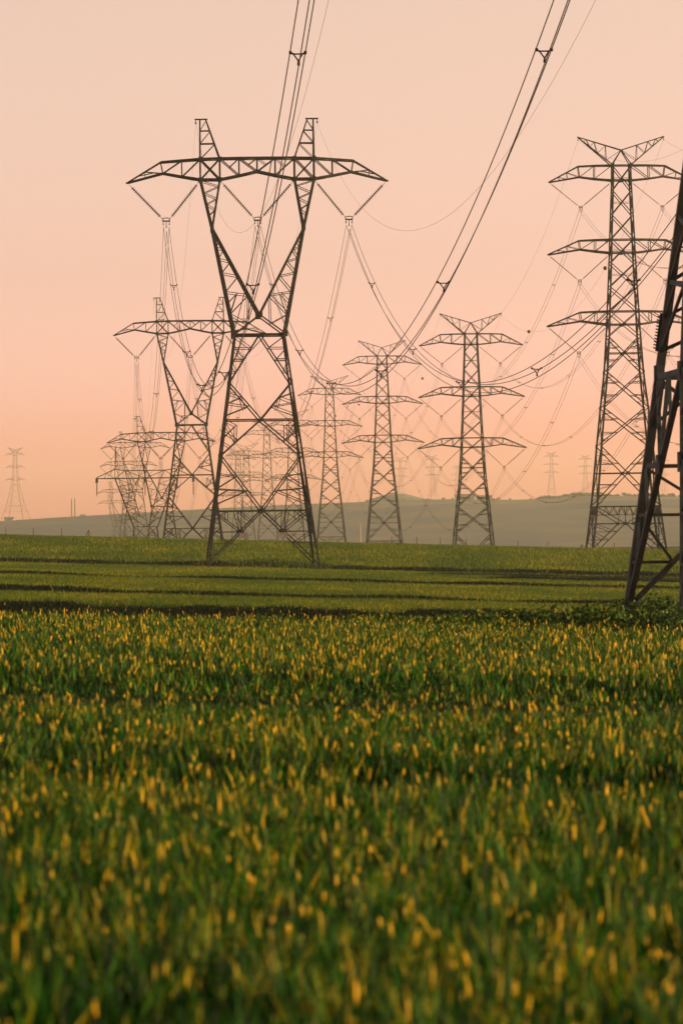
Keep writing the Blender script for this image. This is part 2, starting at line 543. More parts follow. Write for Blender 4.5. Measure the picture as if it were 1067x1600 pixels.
# ------------------------------------------------------------------ leafy weeds and bushes by the near pylon
def leaves_mb(mb, centers, size, nrm_up=0.4):
    for c in centers:
        s = size * random.uniform(0.6, 1.3)
        a = Vector((random.gauss(0, 1), random.gauss(0, 1), random.gauss(0, 0.6)))
        a.normalize()
        n = Vector((random.gauss(0, 1), random.gauss(0, 1), random.gauss(nrm_up, 1)))
        b = a.cross(n)
        if b.length < 1e-3: continue
        b.normalize()
        nn = a.cross(b) * (s * 0.12)
        c = Vector(c)
        mb.add([c - a * s * 0.5, c - b * s * 0.27 + nn, c + b * s * 0.27 + nn, c + a * s * 0.5], [(0, 2, 1), (1, 2, 3)])


def weeds():
    mb = MB()
    for i in range(900):
        px = random.uniform(690, 1085)
        d = random.uniform(97.5, 101.5 + 3.0 * (px > 950))
        x = (px - CX) / F * d
        t = (px - 690) / 395
        h = (0.46 + 0.18 * min(1, t * 2)) * random.uniform(0.6, 1.25)
        z0 = float(ground_z(x, d))
        lean = Vector((random.gauss(0, 0.12), random.gauss(0, 0.12), 0))
        cs = []
        for k in range(int(9 + 9 * t)):
            f = random.random() ** 0.7
            cs.append(Vector((x, d, z0)) + lean * f + Vector((random.gauss(0, 0.10), random.gauss(0, 0.10), h * f)))
        leaves_mb(mb, cs, 0.11)
        mb.bar((x, d, z0 - 0.02), Vector((x, d, z0 + h * 0.9)) + lean * 0.9, 0.008)
    for i in range(140):     # sparse ones along the crop edge farther left
        px = random.uniform(540, 700)
        d = random.uniform(98, 101)
        x = (px - CX) / F * d
        z0 = float(ground_z(x, d))
        leaves_mb(mb, [Vector((x, d, z0)) + Vector((random.gauss(0, 0.1), random.gauss(0, 0.1), 0.5 * random.random() ** 0.6)) for k in range(9)], 0.11)
    tag(mb.build('leafy_weeds', M['weed']), 'low leafy weeds with yellow lit tips along the crop edge before the near pylon', 'weeds', kind='stuff')


weeds()


def bush(px, py, D, rx, rz, n, label):
    c = P(px, py, D)
    z0 = float(ground_z(c.x, D))
    root = empty('bush', (c.x, D, z0))
    tag(root, label, 'bush', 'bushes at the foot of the near pylon')
    st, lf = MB(), MB()
    top = c.z - z0 + rz
    for k in range(9):
        a = random.uniform(0, 2 * math.pi)
        e = Vector((math.cos(a) * rx * random.uniform(0.3, 0.8), math.sin(a) * rx * random.uniform(0.3, 0.8), top * random.uniform(0.55, 0.95)))
        st.tube([(0, 0, -0.05), e * 0.5 + Vector((0, 0, 0.08)), e], [0.02, 0.013, 0.006], 5)
        cs = []
        for q in range(n // 9):
            r = Vector((random.gauss(0, 1), random.gauss(0, 1), random.gauss(0, 1))) * 0.36
            cs.append(Vector((e.x + r.x * rx, e.y + r.y * rx, max(0.03, e.z * random.uniform(0.35, 1.0) + r.z * 0.4 * rz))))
        leaves_mb(lf, cs, 0.10)
    st.build('stem', M['bark'], root)
    lf.build('foliage', M['bush'], root)


bush(1003, 948, 101.5, 0.62, 0.28, 1500, 'dark round bush hiding the left foot of the near pylon')
bush(978, 955, 99.5, 0.42, 0.18, 700, 'small dark bush left of the near pylon foot')
bush(1045, 968, 96.5, 0.75, 0.24, 1500, 'wide low dark bush at the right edge before the blue grey pylon leg')
bush(1022, 943, 103.0, 0.4, 0.2, 700, 'small bush behind the round one between the near pylon legs')
bush(818, 963, 98.5, 0.38, 0.2, 700, 'lone dark leafy clump on the crop edge well left of the near pylon')
bush(1085, 962, 99.0, 0.7, 0.3, 900, 'dark bush cut off by the right edge of the photo')


# ------------------------------------------------------------------ forked pylon (flat crossarm on a Y fork)
def hwT(z):
    return 5.0 - 0.1317 * z


def face_pt(k, a, z, hw):
    """point on face k (0 front, 1 right, 2 back, 3 left) at lateral metres a"""
    return [Vector((a, -hw, z)), Vector((hw, a, z)), Vector((-a, hw, z)), Vector((-hw, -a, z))][k]


NRM = [(0, -1, 0), (1, 0, 0), (0, 1, 0), (-1, 0, 0)]


def gusset(mb, p, r, k):
    n = Vector(NRM[k])
    u = Vector((0, 0, 1)).cross(n)
    mb.box(Vector(p) + n * 0.015, r * 2, 0.03, r * 2, (u, n, Vector((0, 0, 1))))


def make_forked(name):
    root = empty(name)
    st = M['steel']
    LW, DW, RW = 0.18, 0.118, 0.066
    # --- four main legs
    for sx in (-1, 1):
        for sy in (-1, 1):
            mb = MB()
            lv = [(-0.7, LW * 1.12), (4.95, LW * 1.12), (9.9, LW), (16.4, LW * 0.92), (20.8, 0)]
            for (z0, w), (z1, _) in zip(lv, lv[1:]):
                a, b = hwT(z0), hwT(z1)
                p, q = Vector((sx * a, sy * a, z0)), Vector((sx * b, sy * b, z1))
                d = (q - p).normalized()
                # corner angle: two flanges lying in the two faces
                t = w * 0.14
                for fx, fy in (((-sx) * w, 0), (0, (-sy) * w)):
                    n = Vector((fx, fy, 0))
                    tt = Vector((0, sy * -t, 0)) if fx else Vector((sx * -t, 0, 0))
                    vs = [p, p + n, p + n + tt, p + tt, q, q + n, q + n + tt, q + tt]
                    mb.add(vs, [(0, 1, 2, 3), (4, 7, 6, 5), (0, 4, 5, 1), (1, 5, 6, 2), (2, 6, 7, 3), (3, 7, 4, 0)])
                for kz in (z1,):
                    c = Vector((sx * (b - 0.1), sy * (b - 0.1), kz))
                    mb.box(c, 0.21, 0.21, 0.5)
            mb.build('leg', st, root)
    # --- bracing of the four faces of the tapering body
    for k in range(4):
        mb = MB()
        N = NRM[k]

        def pt(a, z):
            return face_pt(k, a, z, hwT(z) - 0.03)

        def lp(s, z):
            return pt(s * (hwT(z) - 0.06), z)

        def dg(p, q, w=DW):
            mb.angle(p, q, w, N)

        for s in (-1, 1):
            C0 = pt(0, 4.95)
            Nn = pt(s * 1.9, 3.08)
            foot = lp(s, 0.05)
            dg(lp(s, 9.9), C0); dg(C0, Nn); dg(Nn, foot)
            dg(lp(s, 4.95), C0, DW)
            # redundants of the foot
            dg(lp(s, 3.08), Nn, RW * 1.3); dg(lp(s, 4.95), Nn, RW * 1.3)
            dg(pt(s * 2.0, 4.95), Nn, RW); dg(pt(s * 2.35, 4.95), Nn, RW)
            dg(pt(s * 2.1, 4.95), pt(s * 0.95, 4.02), RW); dg(lp(s, 3.9), pt(s * 3.1, 4.95), RW)
            dg(pt(s * 3.1, 4.95), pt(s * 3.2, 4.05), RW)
            for z in (1.05, 2.05):
                a = 1.9 + (hwT(0) - 0.06 - 1.9) * (3.08 - z) / 3.03
                dg(lp(s, z), pt(s * a, z), RW)
                dg(lp(s, z + 1.0), pt(s * a, z), RW)
            # between the low cross and the mid node
            u = 0.36; q1 = pt(s * 3.66 * u, 4.95 + 4.95 * u)
            u2 = 0.62; q2 = pt(s * 3.66 * u2, 4.95 + 4.95 * u2)
            dg(lp(s, 6.95), q1, RW * 1.2); dg(lp(s, 5.5), q1, RW * 1.2); dg(lp(s, 6.95), q2, RW * 1.2); dg(lp(s, 8.3), q2, RW)
            dg(lp(s, 6.2), pt(s * 3.0, 6.82), RW)
            # mid cross
            C2 = pt(0, 13.1)
            dg(lp(s, 9.9), C2); dg(C2, lp(s, 16.4)); dg(lp(s, 13.1), C2, DW)
            for u in (0.38, 0.68):
                a = pt(s * (hwT(9.9) - 0.06) * (1 - u * 0.62) * 0.99, 9.9 + 3.2 * u * 0.62)
                dg(lp(s, 9.9 + 3.2 * u), a, RW)
            a1 = pt(s * 2.25, 11.15)
            dg(a1, lp(s, 12.9), RW); dg(a1, pt(s * 2.25, 12.6), RW); dg(pt(s * 2.25, 12.6), lp(s, 11.4), RW); dg(pt(s * 2.25, 12.6), lp(s, 13.1), RW)
            a2 = pt(s * 1.75, 15.1)
            dg(a2, lp(s, 14.6), RW); dg(a2, lp(s, 15.5), RW); dg(pt(s * 1.1, 14.3), lp(s, 13.5), RW); dg(pt(s * 1.1, 14.3), lp(s, 14.6), RW)
            dg(a2, pt(s * 1.45, 14.0), RW)
            # upper inverted V
            top = pt(0, 20.75)
            dg(lp(s, 16.4), top); dg(lp(s, 20.75), top, DW * 1.25)
            for z, zz in ((17.4, 18.3), (18.5, 19.5), (19.55, 20.6)):
                f = (z - 16.4) / 4.35
                a = pt(s * (hwT(16.4) - 0.06) * (1 - f), z)
                dg(lp(s, z), a, RW * (1.5 if z == 18.5 else 1)); dg(lp(s, zz), a, RW)
        gusset(mb, pt(0, 4.95), 0.2, k); gusset(mb, pt(0, 13.1), 0.16, k)
        for s in (-1, 1): gusset(mb, pt(s * 1.9, 3.08), 0.2, k)
        mb.build('face_bracing', st, root)
    # --- waist plan frame
    mb = MB()
    h = hwT(20.8)
    W = {(sx, sy): Vector((sx * h, sy * h, 20.8)) for sx in (-1, 1) for sy in (-1, 1)}
    mb.angle(W[-1, -1], W[1, 1], RW, (0, 0, 1)); mb.angle(W[-1, 1], W[1, -1], RW, (0, 0, 1))
    for a, b in (((-1, -1), (1, -1)), ((1, -1), (1, 1)), ((1, 1), (-1, 1)), ((-1, 1), (-1, -1))):
        mb.angle(W[a], W[b], DW * 1.3, (0, 0, 1))
    for p in W.values():
        mb.box(p, 0.42, 0.42, 0.55)
    for sy in (-1, 1):
        mb.box((0, sy * 2.1, 22.5), 0.5, 0.3, 0.5)
        for sx in (-1, 1):
            mb.angle((0, sy * 2.1, 22.5), W[sx, sy], DW * 1.1, (0, sy, 0))
    mb.angle((0, -2.1, 22.5), (0, 2.1, 22.5), DW, (0, 0, 1))
    mb.build('waist_frame', st, root)

    # --- fork arms
    def dep(z):
        return 2.26 + (0.9 - 2.26) * (z - 20.8) / 13.9

    for s in (-1, 1):
        mb = MB()
        for sy in (-1, 1):
            w0 = W[s, sy]
            c0 = Vector((0, sy * dep(22.5), 22.5))
            K = Vector((s * 4.1, sy * dep(30.3), 30.3))
            o = Vector((s * 5.1, sy * 0.9, 34.7))
            i = Vector((s * 3.35, sy * 0.9, 34.7))
            hint = (0, sy, 0)
            mb.angle(w0, K, 0.24, hint); mb.angle(K, o, 0.2, hint); mb.angle(c0, K, 0.19, hint); mb.angle(K, i, 0.16, hint)
            mb.box(K, 0.26, 0.2, 0.5)

            def OL(z): return w0.lerp(K, (z - 20.8) / 9.5) if z < 30.3 else K.lerp(o, (z - 30.3) / 4.4)

            def IL(z): return c0.lerp(K, (z - 22.5) / 7.8) if z < 30.3 else K.lerp(i, (z - 30.3) / 4.4)
            zs = [21.9, 23.9, 24.6, 26.2, 26.4, 27.7, 27.8, 28.8, 28.9]
            zo = [22.6, 24.6, 26.3, 27.6, 28.6]
            zi = [24.3, 26.0, 27.3, 28.4, 29.2]
            for a, b in zip(zo, zi):
                mb.angle(OL(a), IL(b), RW * 1.2, hint)
            for a, b in zip(zo[1:], zi):
                mb.angle(OL(a), IL(b), RW, hint)
            # inner triangles in the wide part
            m1 = OL(24.6).lerp(IL(24.3), 0.5)
            mb.angle(m1, OL(22.6), RW, hint); mb.angle(m1, OL(23.6), RW, hint); mb.angle(IL(24.3), w0.lerp(c0, 0.55), RW, hint)
            mb.angle(w0.lerp(c0, 0.55), OL(22.6), RW, hint)
            zo = [31.5, 32.5, 33.5, 34.6]
            zi = [32.0, 33.0, 34.1]
            for a, b in zip(zo, zi): mb.angle(OL(a), IL(b), RW, hint)
            for a, b in zip(zo[1:], zi): mb.angle(OL(a), IL(b), RW, hint)
        for fn in (lambda sy, z: W[s, sy].lerp(Vector((s * 4.1, sy * dep(30.3), 30.3)), (z - 20.8) / 9.5) if z < 30.3 else
                   Vector((s * 4.1, sy * dep(30.3), 30.3)).lerp(Vector((s * 5.1, sy * 0.9, 34.7)), (z - 30.3) / 4.4),
                   lambda sy, z: Vector((0, sy * dep(22.5), 22.5)).lerp(Vector((s * 4.1, sy * dep(30.3), 30.3)), (z - 22.5) / 7.8) if z < 30.3 else
                   Vector((s * 4.1, sy * dep(30.3), 30.3)).lerp(Vector((s * 3.35, sy * 0.9, 34.7)), (z - 30.3) / 4.4)):
            zs = [22.6, 25.0, 27.2, 29.0, 30.3, 31.6, 33.0, 34.5]
            for n, (a, b) in enumerate(zip(zs, zs[1:])):
                sg = 1 if n % 2 else -1
                mb.angle(fn(sg, a), fn(-sg, b), RW, (s, 0, 0))
                mb.angle(fn(-1, b), fn(1, b), RW, (s, 0, 0))
        mb.build('fork_arm', st, root)
    # --- crossarm
    mb = MB()

    def ad(x):
        x = abs(x)
        return 0.9 if x < 5.11 else 0.9 + (0.14 - 0.9) * (x - 5.1) / 6.5
    bz = [(0, 35.42), (1.62, 35.06), (3.35, 34.72), (5.1, 34.72), (6.75, 35.0), (8.45, 35.32), (11.6, 34.5)]
    tz = [(0, 36.62), (1.62, 36.62), (3.35, 36.6), (5.1, 36.56), (6.75, 36.45), (8.65, 36.32), (11.6, 34.55)]
    for s in (-1, 1):
        for sy in (-1, 1):
            B = [Vector((s * x, sy * ad(x), z)) for x, z in bz]
            T = [Vector((s * x, sy * ad(x), z)) for x, z in tz]
            hint = (0, sy, 0)
            for a, b in zip(B, B[1:]): mb.angle(a, b, 0.2, hint)
            for n, (a, b) in enumerate(zip(T, T[1:])): mb.angle(a, b, 0.2 if n < 5 else 0.13, hint)
            for n in (0, 1, 2, 3, 4, 5): mb.angle(B[n], T[n], 0.12 if n in (2, 3) else 0.085, hint)
            mb.angle(B[0], T[1], 0.1, hint); mb.angle(B[1], T[2], 0.1, hint) if s > 0 else mb.angle(T[2], B[1], 0.1, hint)
            mb.angle(B[2], T[3], 0.12, hint); mb.angle(T[2], B[3], 0.12, hint)
            mb.angle(B[4], T[3], 0.09, hint); mb.angle(B[5], T[4], 0.09, hint)
            mid = B[0].lerp(T[1], 0.5); mb.angle(mid, T[0], 0.06, hint)
            mid = B[1].lerp(T[2], 0.5); mb.angle(mid, T[1], 0.06, hint)
            m1 = T[5].lerp(T[6], 0.48); m2 = B[5].lerp(B[6], 0.5)
            mb.angle(m1, B[5], 0.06, hint); mb.angle(m1, m2, 0.05, hint); mb.angle(B[5].lerp(m1, 0.5), T[5].lerp(T[6], 0.7), 0.05, hint)
        for row in (bz, tz):
            for n in range(1, len(row) - 1):
                x, z = row[n]
                mb.angle((s * x, -ad(x), z), (s * x, ad(x), z), 0.07, (0, 0, 1))
                x2, z2 = row[n - 1]
                sg = 1 if n % 2 else -1
                mb.angle((s * x, -sg * ad(x), z), (s * x2, sg * ad(x2), z2), 0.06, (0, 0, 1))
            x, z = row[-2]; x2, z2 = row[-1]
            mb.angle((s * x, -ad(x), z), (s * (x + x2) / 2, ad((x + x2) / 2), (z + z2) / 2), 0.05, (0, 0, 1))
        mb.box((s * 11.6, 0, 34.5), 0.35, 0.34, 0.14)
        for x in (3.35, 5.1):
            for sy in (-1, 1):
                for z in (34.72, 36.58):
                    mb.box((s * x, sy * 0.92, z), 0.34, 0.06, 0.34)
    mb.angle((0, -0.9, 36.6), (0, 0.9, 36.6), 0.07, (0, 0, 1))
    mb.build('crossarm', st, root)
    # --- earth wire peaks
    for s in (-1, 1):
        mb = MB()
        for sy in (-1, 1):
            a0, a1 = Vector((s * 5.1, sy * 0.9, 36.56)), Vector((s * 5.08, sy * 0.14, 40.2))
            b0, b1 = Vector((s * 3.35, sy * 0.9, 36.6)), Vector((s * 4.58, sy * 0.14, 40.2))
            mb.angle(a0, a1, 0.13, (0, sy, 0)); mb.angle(b0, b1, 0.12, (0, sy, 0))
            fr = [0, 0.34, 0.42, 0.62, 0.72, 1]
            for f in (0.38, 0.7):
                mb.angle(a0.lerp(a1, f), b0.lerp(b1, f), 0.085, (0, sy, 0))
            for f, q in ((0.0, 0.36), (0.39, 0.68), (0.71, 0.95)):
                mb.angle(a0.lerp(a1, f), b0.lerp(b1, q), 0.06, (0, sy, 0))
        mb.angle((s * 4.4, 0, 40.22), (s * 5.55, 0, 40.22), 0.13, (0, 0, 1))
        for f in (0.38, 0.7):
            for (x0, x1) in ((5.1, 5.08), (3.35, 4.58)):
                x = x0 + (x1 - x0) * f; d = 0.9 + (0.14 - 0.9) * f; z = 36.58 + 3.62 * f
                mb.angle((s * x, -d, z), (s * x, d, z), 0.06, (0, 0, 1))
        pk = mb.build('earth_peak', st, root)
        mc = MB()
        mc.box((s * 5.45, 0, 40.02), 0.07, 0.07, 0.36)
        mc.box((s * 5.45, 0, 39.82), 0.16, 0.3, 0.1)
        mc.build('wire_clamp', st, pk)
    return root


# ------------------------------------------------------------------ three-armed pylon
ZA = [0, 6.85, 15.1, 20.3, 25.2, 27.3, 31.7, 33.5, 41.5, 43.3, 51.4, 53.5]
HA = [5.25, 4.4, 3.62, 3.1, 2.57, 2.36, 2.15, 2.07, 1.7, 1.65, 1.31, 1.29]


def hwA(z):
    return float(np.interp(z, ZA, HA)) if z >= 0 else HA[0] - z * 0.12


ARMS = [(51.4, 53.45, 9.85), (41.5, 43.3, 10.1), (31.7, 33.5, 10.35)]


def make_three_arm(name, simple=False):
    root = empty(name)
    st = M['steel']
    LW, DW, RW = (0.15, 0.065, 0.04) if simple else (0.25, 0.14, 0.08)
    for sx in (-1, 1):
        for sy in (-1, 1):
            mb = MB()
            zs = [-0.6, 6.85, 15.1, 20.3, 25.2, 31.7, 33.5, 41.5, 43.3, 51.4, 53.5]
            for z0, z1 in zip(zs, zs[1:]):
                a, b = hwA(z0), hwA(z1)
                w = LW * (1.12 if z0 < 15 else 1.0 if z0 < 31 else 0.85)
                p, q = Vector((sx * a, sy * a, z0)), Vector((sx * b, sy * b, z1))
                t = w * 0.14
                for fx, fy in (((-sx) * w, 0), (0, (-sy) * w)):
                    n = Vector((fx, fy, 0))
                    tt = Vector((0, sy * -t, 0)) if fx else Vector((sx * -t, 0, 0))
                    vs = [p, p + n, p + n + tt, p + tt, q, q + n, q + n + tt, q + tt]
                    mb.add(vs, [(0, 1, 2, 3), (4, 7, 6, 5), (0, 4, 5, 1), (1, 5, 6, 2), (2, 6, 7, 3), (3, 7, 4, 0)])
                if z1 > 6: mb.box((sx * (b - 0.1), sy * (b - 0.1), z1), 0.3, 0.3, 0.42)
            mb.build('leg', st, root)
    for k in range(4):
        mb = MB()
        N = NRM[k]

        def pt(a, z): return face_pt(k, a, z, hwA(z) - 0.03)

        def lp(s, z): return pt(s * (hwA(z) - 0.06), z)

        def dg(p, q, w=DW): mb.angle(p, q, w, N)

        def cross(z0, z1, w=DW, red=True, mid=False):
            dg(lp(-1, z0), lp(1, z1), w); dg(lp(1, z0), lp(-1, z1), w)
            a, b = hwA(z0), hwA(z1)
            zc = z0 + (z1 - z0) * a / (a + b)
            if mid:
                dg(lp(-1, zc), lp(1, zc), w * 0.9); gusset(mb, pt(0, zc), 0.24, k)
            if red and not simple:
                for s in (-1, 1):
                    for u in (0.33, 0.66):
                        for zz, zend in ((z0, 1), (z1, -1)):
                            q = Vector(lp(s, zz)).lerp(pt(0, zc), u)
                            z = zz + (zc - zz) * u
                            dg(lp(s, z), q, RW)
                            dg(lp(s, zz + (zc - zz) * (u * 0.5 if u < 0.5 else 0.5)), q, RW * 0.8)
            return zc
        # foot: truss beam and knee
        for s in (() if simple else (-1, 1)):
            dg(lp(s, 0.0), pt(s * 0.55, 4.5)); dg(lp(s, 6.85), pt(s * 0.55, 4.5), RW * 1.4); dg(lp(s, 4.5), pt(s * 0.55, 4.5), RW * 1.8)
            top = [0.0, 1.1, 2.2, 3.3]
            bot = [0.55, 1.65, 2.75]
            for a, b in zip(top, bot): dg(pt(s * a, 6.85), pt(s * b, 5.7), RW)
            for a, b in zip(top[1:], bot): dg(pt(s * a, 6.85), pt(s * b, 5.7), RW)
            dg(lp(s, 5.7), pt(s * 0.5, 5.7), RW)
            dg(pt(s * 0.3, 6.85), pt(s * 0.55, 4.5), RW)
            for z in (1.2, 2.3, 3.4):
                f = z / 4.5
                q = Vector(lp(s, 0)).lerp(pt(s * 0.55, 4.5), f)
                dg(lp(s, z), q, RW); dg(lp(s, z + 1.1), q, RW)
            gusset(mb, pt(s * 0.6, 4.5), 0.2, k)
        dg(lp(-1, 6.85), lp(1, 6.85), DW)
        cross(6.85, 15.1, mid=True); cross(15.1, 20.3); cross(20.3, 25.2); cross(25.2, 30.0, mid=True)
        for a, b in ((31.7, 33.5), (41.5, 43.3), (51.4, 53.45)):
            dg(lp(-1, a), lp(1, a), DW * 1.1); dg(lp(-1, b), lp(1, b), DW * 1.1)
            gusset(mb, pt(0, a), 0.2, k)
        cross(30.0, 33.5, DW * 0.8, False)
        for z0, z1, n in ((33.5, 41.5, 3), (43.3, 51.4, 3)):
            h = (z1 + 1.9 - z0) / n
            for i in range(n):
                a = z0 + h * i
                cross(a, min(a + h, z1 + 1.9), DW * 0.85, False)
                zc = a + h * 0.52
                if i: dg(lp(-1, zc), lp(1, zc), RW * 0.7)
        mb.build('face_bracing', st, root)
    for zb, zt, tip in ARMS:
        for s in (-1, 1):
            mb = MB()
            h = hwA(zb)

            def ad(x): return h + (0.12 - h) * (x - h) / (tip - h)
            bx = [(h, zb), (3.75, zb + 0.22), (5.75, zb + 0.5), (tip, zb - 0.18)]
            tx = [(h, zt), (3.7, zt - 0.02), (5.95, zt - 0.1), (tip, zb - 0.1)]
            for sy in (-1, 1):
                B = [Vector((s * x, sy * ad(x), z)) for x, z in bx]
                T = [Vector((s * x, sy * ad(x), z)) for x, z in tx]
                hint = (0, sy, 0)
                cw = 0.085 if simple else 0.2
                for a, b in zip(B, B[1:]): mb.angle(a, b, cw, hint)
                for a, b in zip(T, T[1:]): mb.angle(a, b, cw * 0.95, hint)
                for n in (1, 2): mb.angle(B[n], T[n], 0.1, hint)
                mb.angle(B[1], T[0], 0.1, hint); mb.angle(B[2], T[1], 0.1, hint)
                m1, m2 = T[2].lerp(T[3], 0.4), T[2].lerp(T[3], 0.7)
                mb.angle(B[2], m1, 0.07, hint); mb.angle(B[2].lerp(B[3], 0.4), m1, 0.06, hint); mb.angle(B[2].lerp(B[3], 0.65), m2, 0.05, hint)
                mb.angle(B[2].lerp(B[3], 0.4), m2, 0.05, hint)
            for row in (bx, tx):
                for n in (1, 2):
                    x, z = row[n]; x2, z2 = row[n - 1]
                    mb.angle((s * x, -ad(x), z), (s * x, ad(x), z), 0.07, (0, 0, 1))
                    mb.angle((s * x, -ad(x), z), (s * x2, ad(x2), z2), 0.06, (0, 0, 1))
            mb.box((s * tip, 0, zb - 0.15), 0.3, 0.3, 0.16)
            mb.build('crossarm', st, root)
    for s in (-1, 1):
        mb = MB()
        tipv = Vector((s * 5.95, 0, 57.4))
        for sy in (-1, 1):
            h = hwA(53.5)
            base = Vector((s * h, sy * h, 53.5)); cen = Vector((0, sy * 0.45, 55.55))
            e = tipv + Vector((0, sy * 0.07, 0))
            hint = (0, sy, 0)
            mb.angle(base, e, 0.15, hint); mb.angle(cen, e, 0.13, hint); mb.angle(base, cen, 0.13, hint)
            zz = [base.lerp(e, f) for f in (0.17, 0.42, 0.64, 0.82)]
            cc = [cen.lerp(e, f) for f in (0.36, 0.62, 0.8)]
            for a, b in zip(zz, cc): mb.angle(a, b, 0.07, hint)
            for a, b in zip(zz[1:], cc): mb.angle(a, b, 0.06, hint)
            mb.angle(cen, zz[0], 0.06, hint)
        for f in (0.25, 0.5, 0.75):
            h = hwA(53.5)
            p, q = Vector((s * h, -h, 53.5)).lerp(tipv, f), Vector((s * h, h, 53.5)).lerp(tipv, f)
            mb.angle(p, q, 0.06, (0, 0, 1))
        mb.angle((0, -0.45, 55.55), (0, 0.45, 55.55), 0.1, (0, 0, 1)) if s > 0 else None
        pk = mb.build('earth_peak', st, root)
        mc = MB()
        mc.box(tipv + Vector((-s * 0.08, 0, -0.22)), 0.07, 0.07, 0.42)
        mc.box(tipv + Vector((-s * 0.08, 0, -0.45)), 0.12, 0.3, 0.1)
        mc.build('wire_clamp', st, pk)
    return root


# ------------------------------------------------------------------ insulators, cables
def string_mb(p, q, n, r, core):
    mb = MB()
    p, q = Vector(p), Vector(q)
    d = q - p
    L = d.length
    pts, rs = [p], [core * 0.5]
    a = 0.07
    pts.append(p + d * a); rs.append(core * 0.5)
    step = (1 - 2 * a) / n
    for i in range(n):
        t = a + step * i
        for f, rr in ((0.05, core), (0.35, core), (0.45, r), (0.62, r * 0.95), (0.85, core)):
            pts.append(p + d * (t + step * f)); rs.append(rr)
    pts.append(q - d * a * 0.9); rs.append(core * 0.5)
    pts.append(q); rs.append(core * 0.5)
    mb.tube(pts, rs, 7)
    return mb


def make_v(name, a, b, y, n, r, core, yw):
    """V pair of ribbed strings from a and b down to a yoke at y (all local metres)"""
    root = empty(name)
    a, b, y = Vector(a), Vector(b), Vector(y)
    string_mb(a, y + Vector((-yw, 0, 0.06)), n, r, core).build('insulator_string', M['insul'], root)
    string_mb(b, y + Vector((yw, 0, 0.06)), n, r, core).build('insulator_string', M['insul'], root)
    mb = MB()
    mb.tube([y + Vector((math.cos(t) * yw, 0.0, math.sin(t) * yw * 0.42)) for t in np.linspace(0, 2 * math.pi, 19)], 0.045, 6, False)
    mb.box(y + Vector((0, 0, -yw * 0.42)), yw * 2.0, 0.06, 0.12)
    for xx, ln in ((-yw * 0.8, 0.3), (0, 0.55), (yw * 0.8, 0.3)):
        mb.bar(y + Vector((xx, 0, -yw * 0.4)), y + Vector((xx, 0, -yw * 0.4 - ln)), 0.06)
        mb.box(y + Vector((xx, 0, -yw * 0.4 - ln)), 0.09, 0.34, 0.1)
    mb.build('yoke_plate', M['steel'], root)
    return root


def sag_pts(p, q, sag, n):
    p, q = Vector(p), Vector(q)
    return [p.lerp(q, t) - Vector((0, 0, 4 * sag * t * (1 - t))) for t in np.linspace(0, 1, n)]


def spacer_mb(c, offs, r=0.03):
    mb = MB()
    cs = [Vector(c) + Vector((x, 0, z)) for x, z in offs]
    cen = sum(cs, Vector()) / len(cs)
    if len(cs) == 3:
        inn = [cen.lerp(p, 0.62) for p in cs]
        for i in range(3):
            mb.bar(inn[i], inn[(i + 1) % 3], r * 1.5)
            mb.bar(inn[i], cs[i], r * 1.9)
            mb.box(cs[i], r * 3.0, 0.16, r * 3.2)
    else:
        mb.bar(cs[0], cs[1], r * 1.6)
        for p in cs:
            mb.box(p, r * 2.4, 0.16, r * 3)
        mb.bar(cs[0].lerp(cs[1], 0.2), cs[0].lerp(cs[1], 0.5) + Vector((0, 0, -0.2)), r)
        mb.bar(cs[0].lerp(cs[1], 0.8), cs[0].lerp(cs[1], 0.5) + Vector((0, 0, -0.2)), r)
    return mb


def bundle(p, q, sag, offs, rad, label, group, spacers, nseg=64, drop=0.5):
    p, q = Vector(p) - Vector((0, 0, drop)), Vector(q) - Vector((0, 0, drop))
    root = empty('cable_bundle', p)
    tag(root, label, 'power cables', group)
    for n, (x, z) in enumerate(offs):
        o = Vector((x, 0, z))
        mb = MB()
        mb.tube([s - p + o for s in sag_pts(p, q, sag * (1 + 0.006 * (n - 1)), nseg)], rad, 5)
        mb.build('cable', M['wire'], root, True)
    for t in spacers:
        c = p.lerp(q, t) - Vector((0, 0, 4 * sag * t * (1 - t))) - p
        spacer_mb(c, offs, rad * 1.5).build('spacer', M['steel'], root)
    return root


def earth_wire(p, q, sag, label, group, rad=0.009):
    p, q = Vector(p), Vector(q)
    mb = MB()
    mb.tube([s - p for s in sag_pts(p, q, sag, 64)], rad, 5)
    o = mb.build('earth_wire', M['wire'], None, True)
    o.location = p
    return tag(o, label, 'earth wire', group)


# ------------------------------------------------------------------ place the forked line
def frame(loc, rz, sc=1.0):
    return Matrix.Translation(loc) @ Matrix.Rotation(rz, 4, 'Z') @ Matrix.Scale(sc, 4)


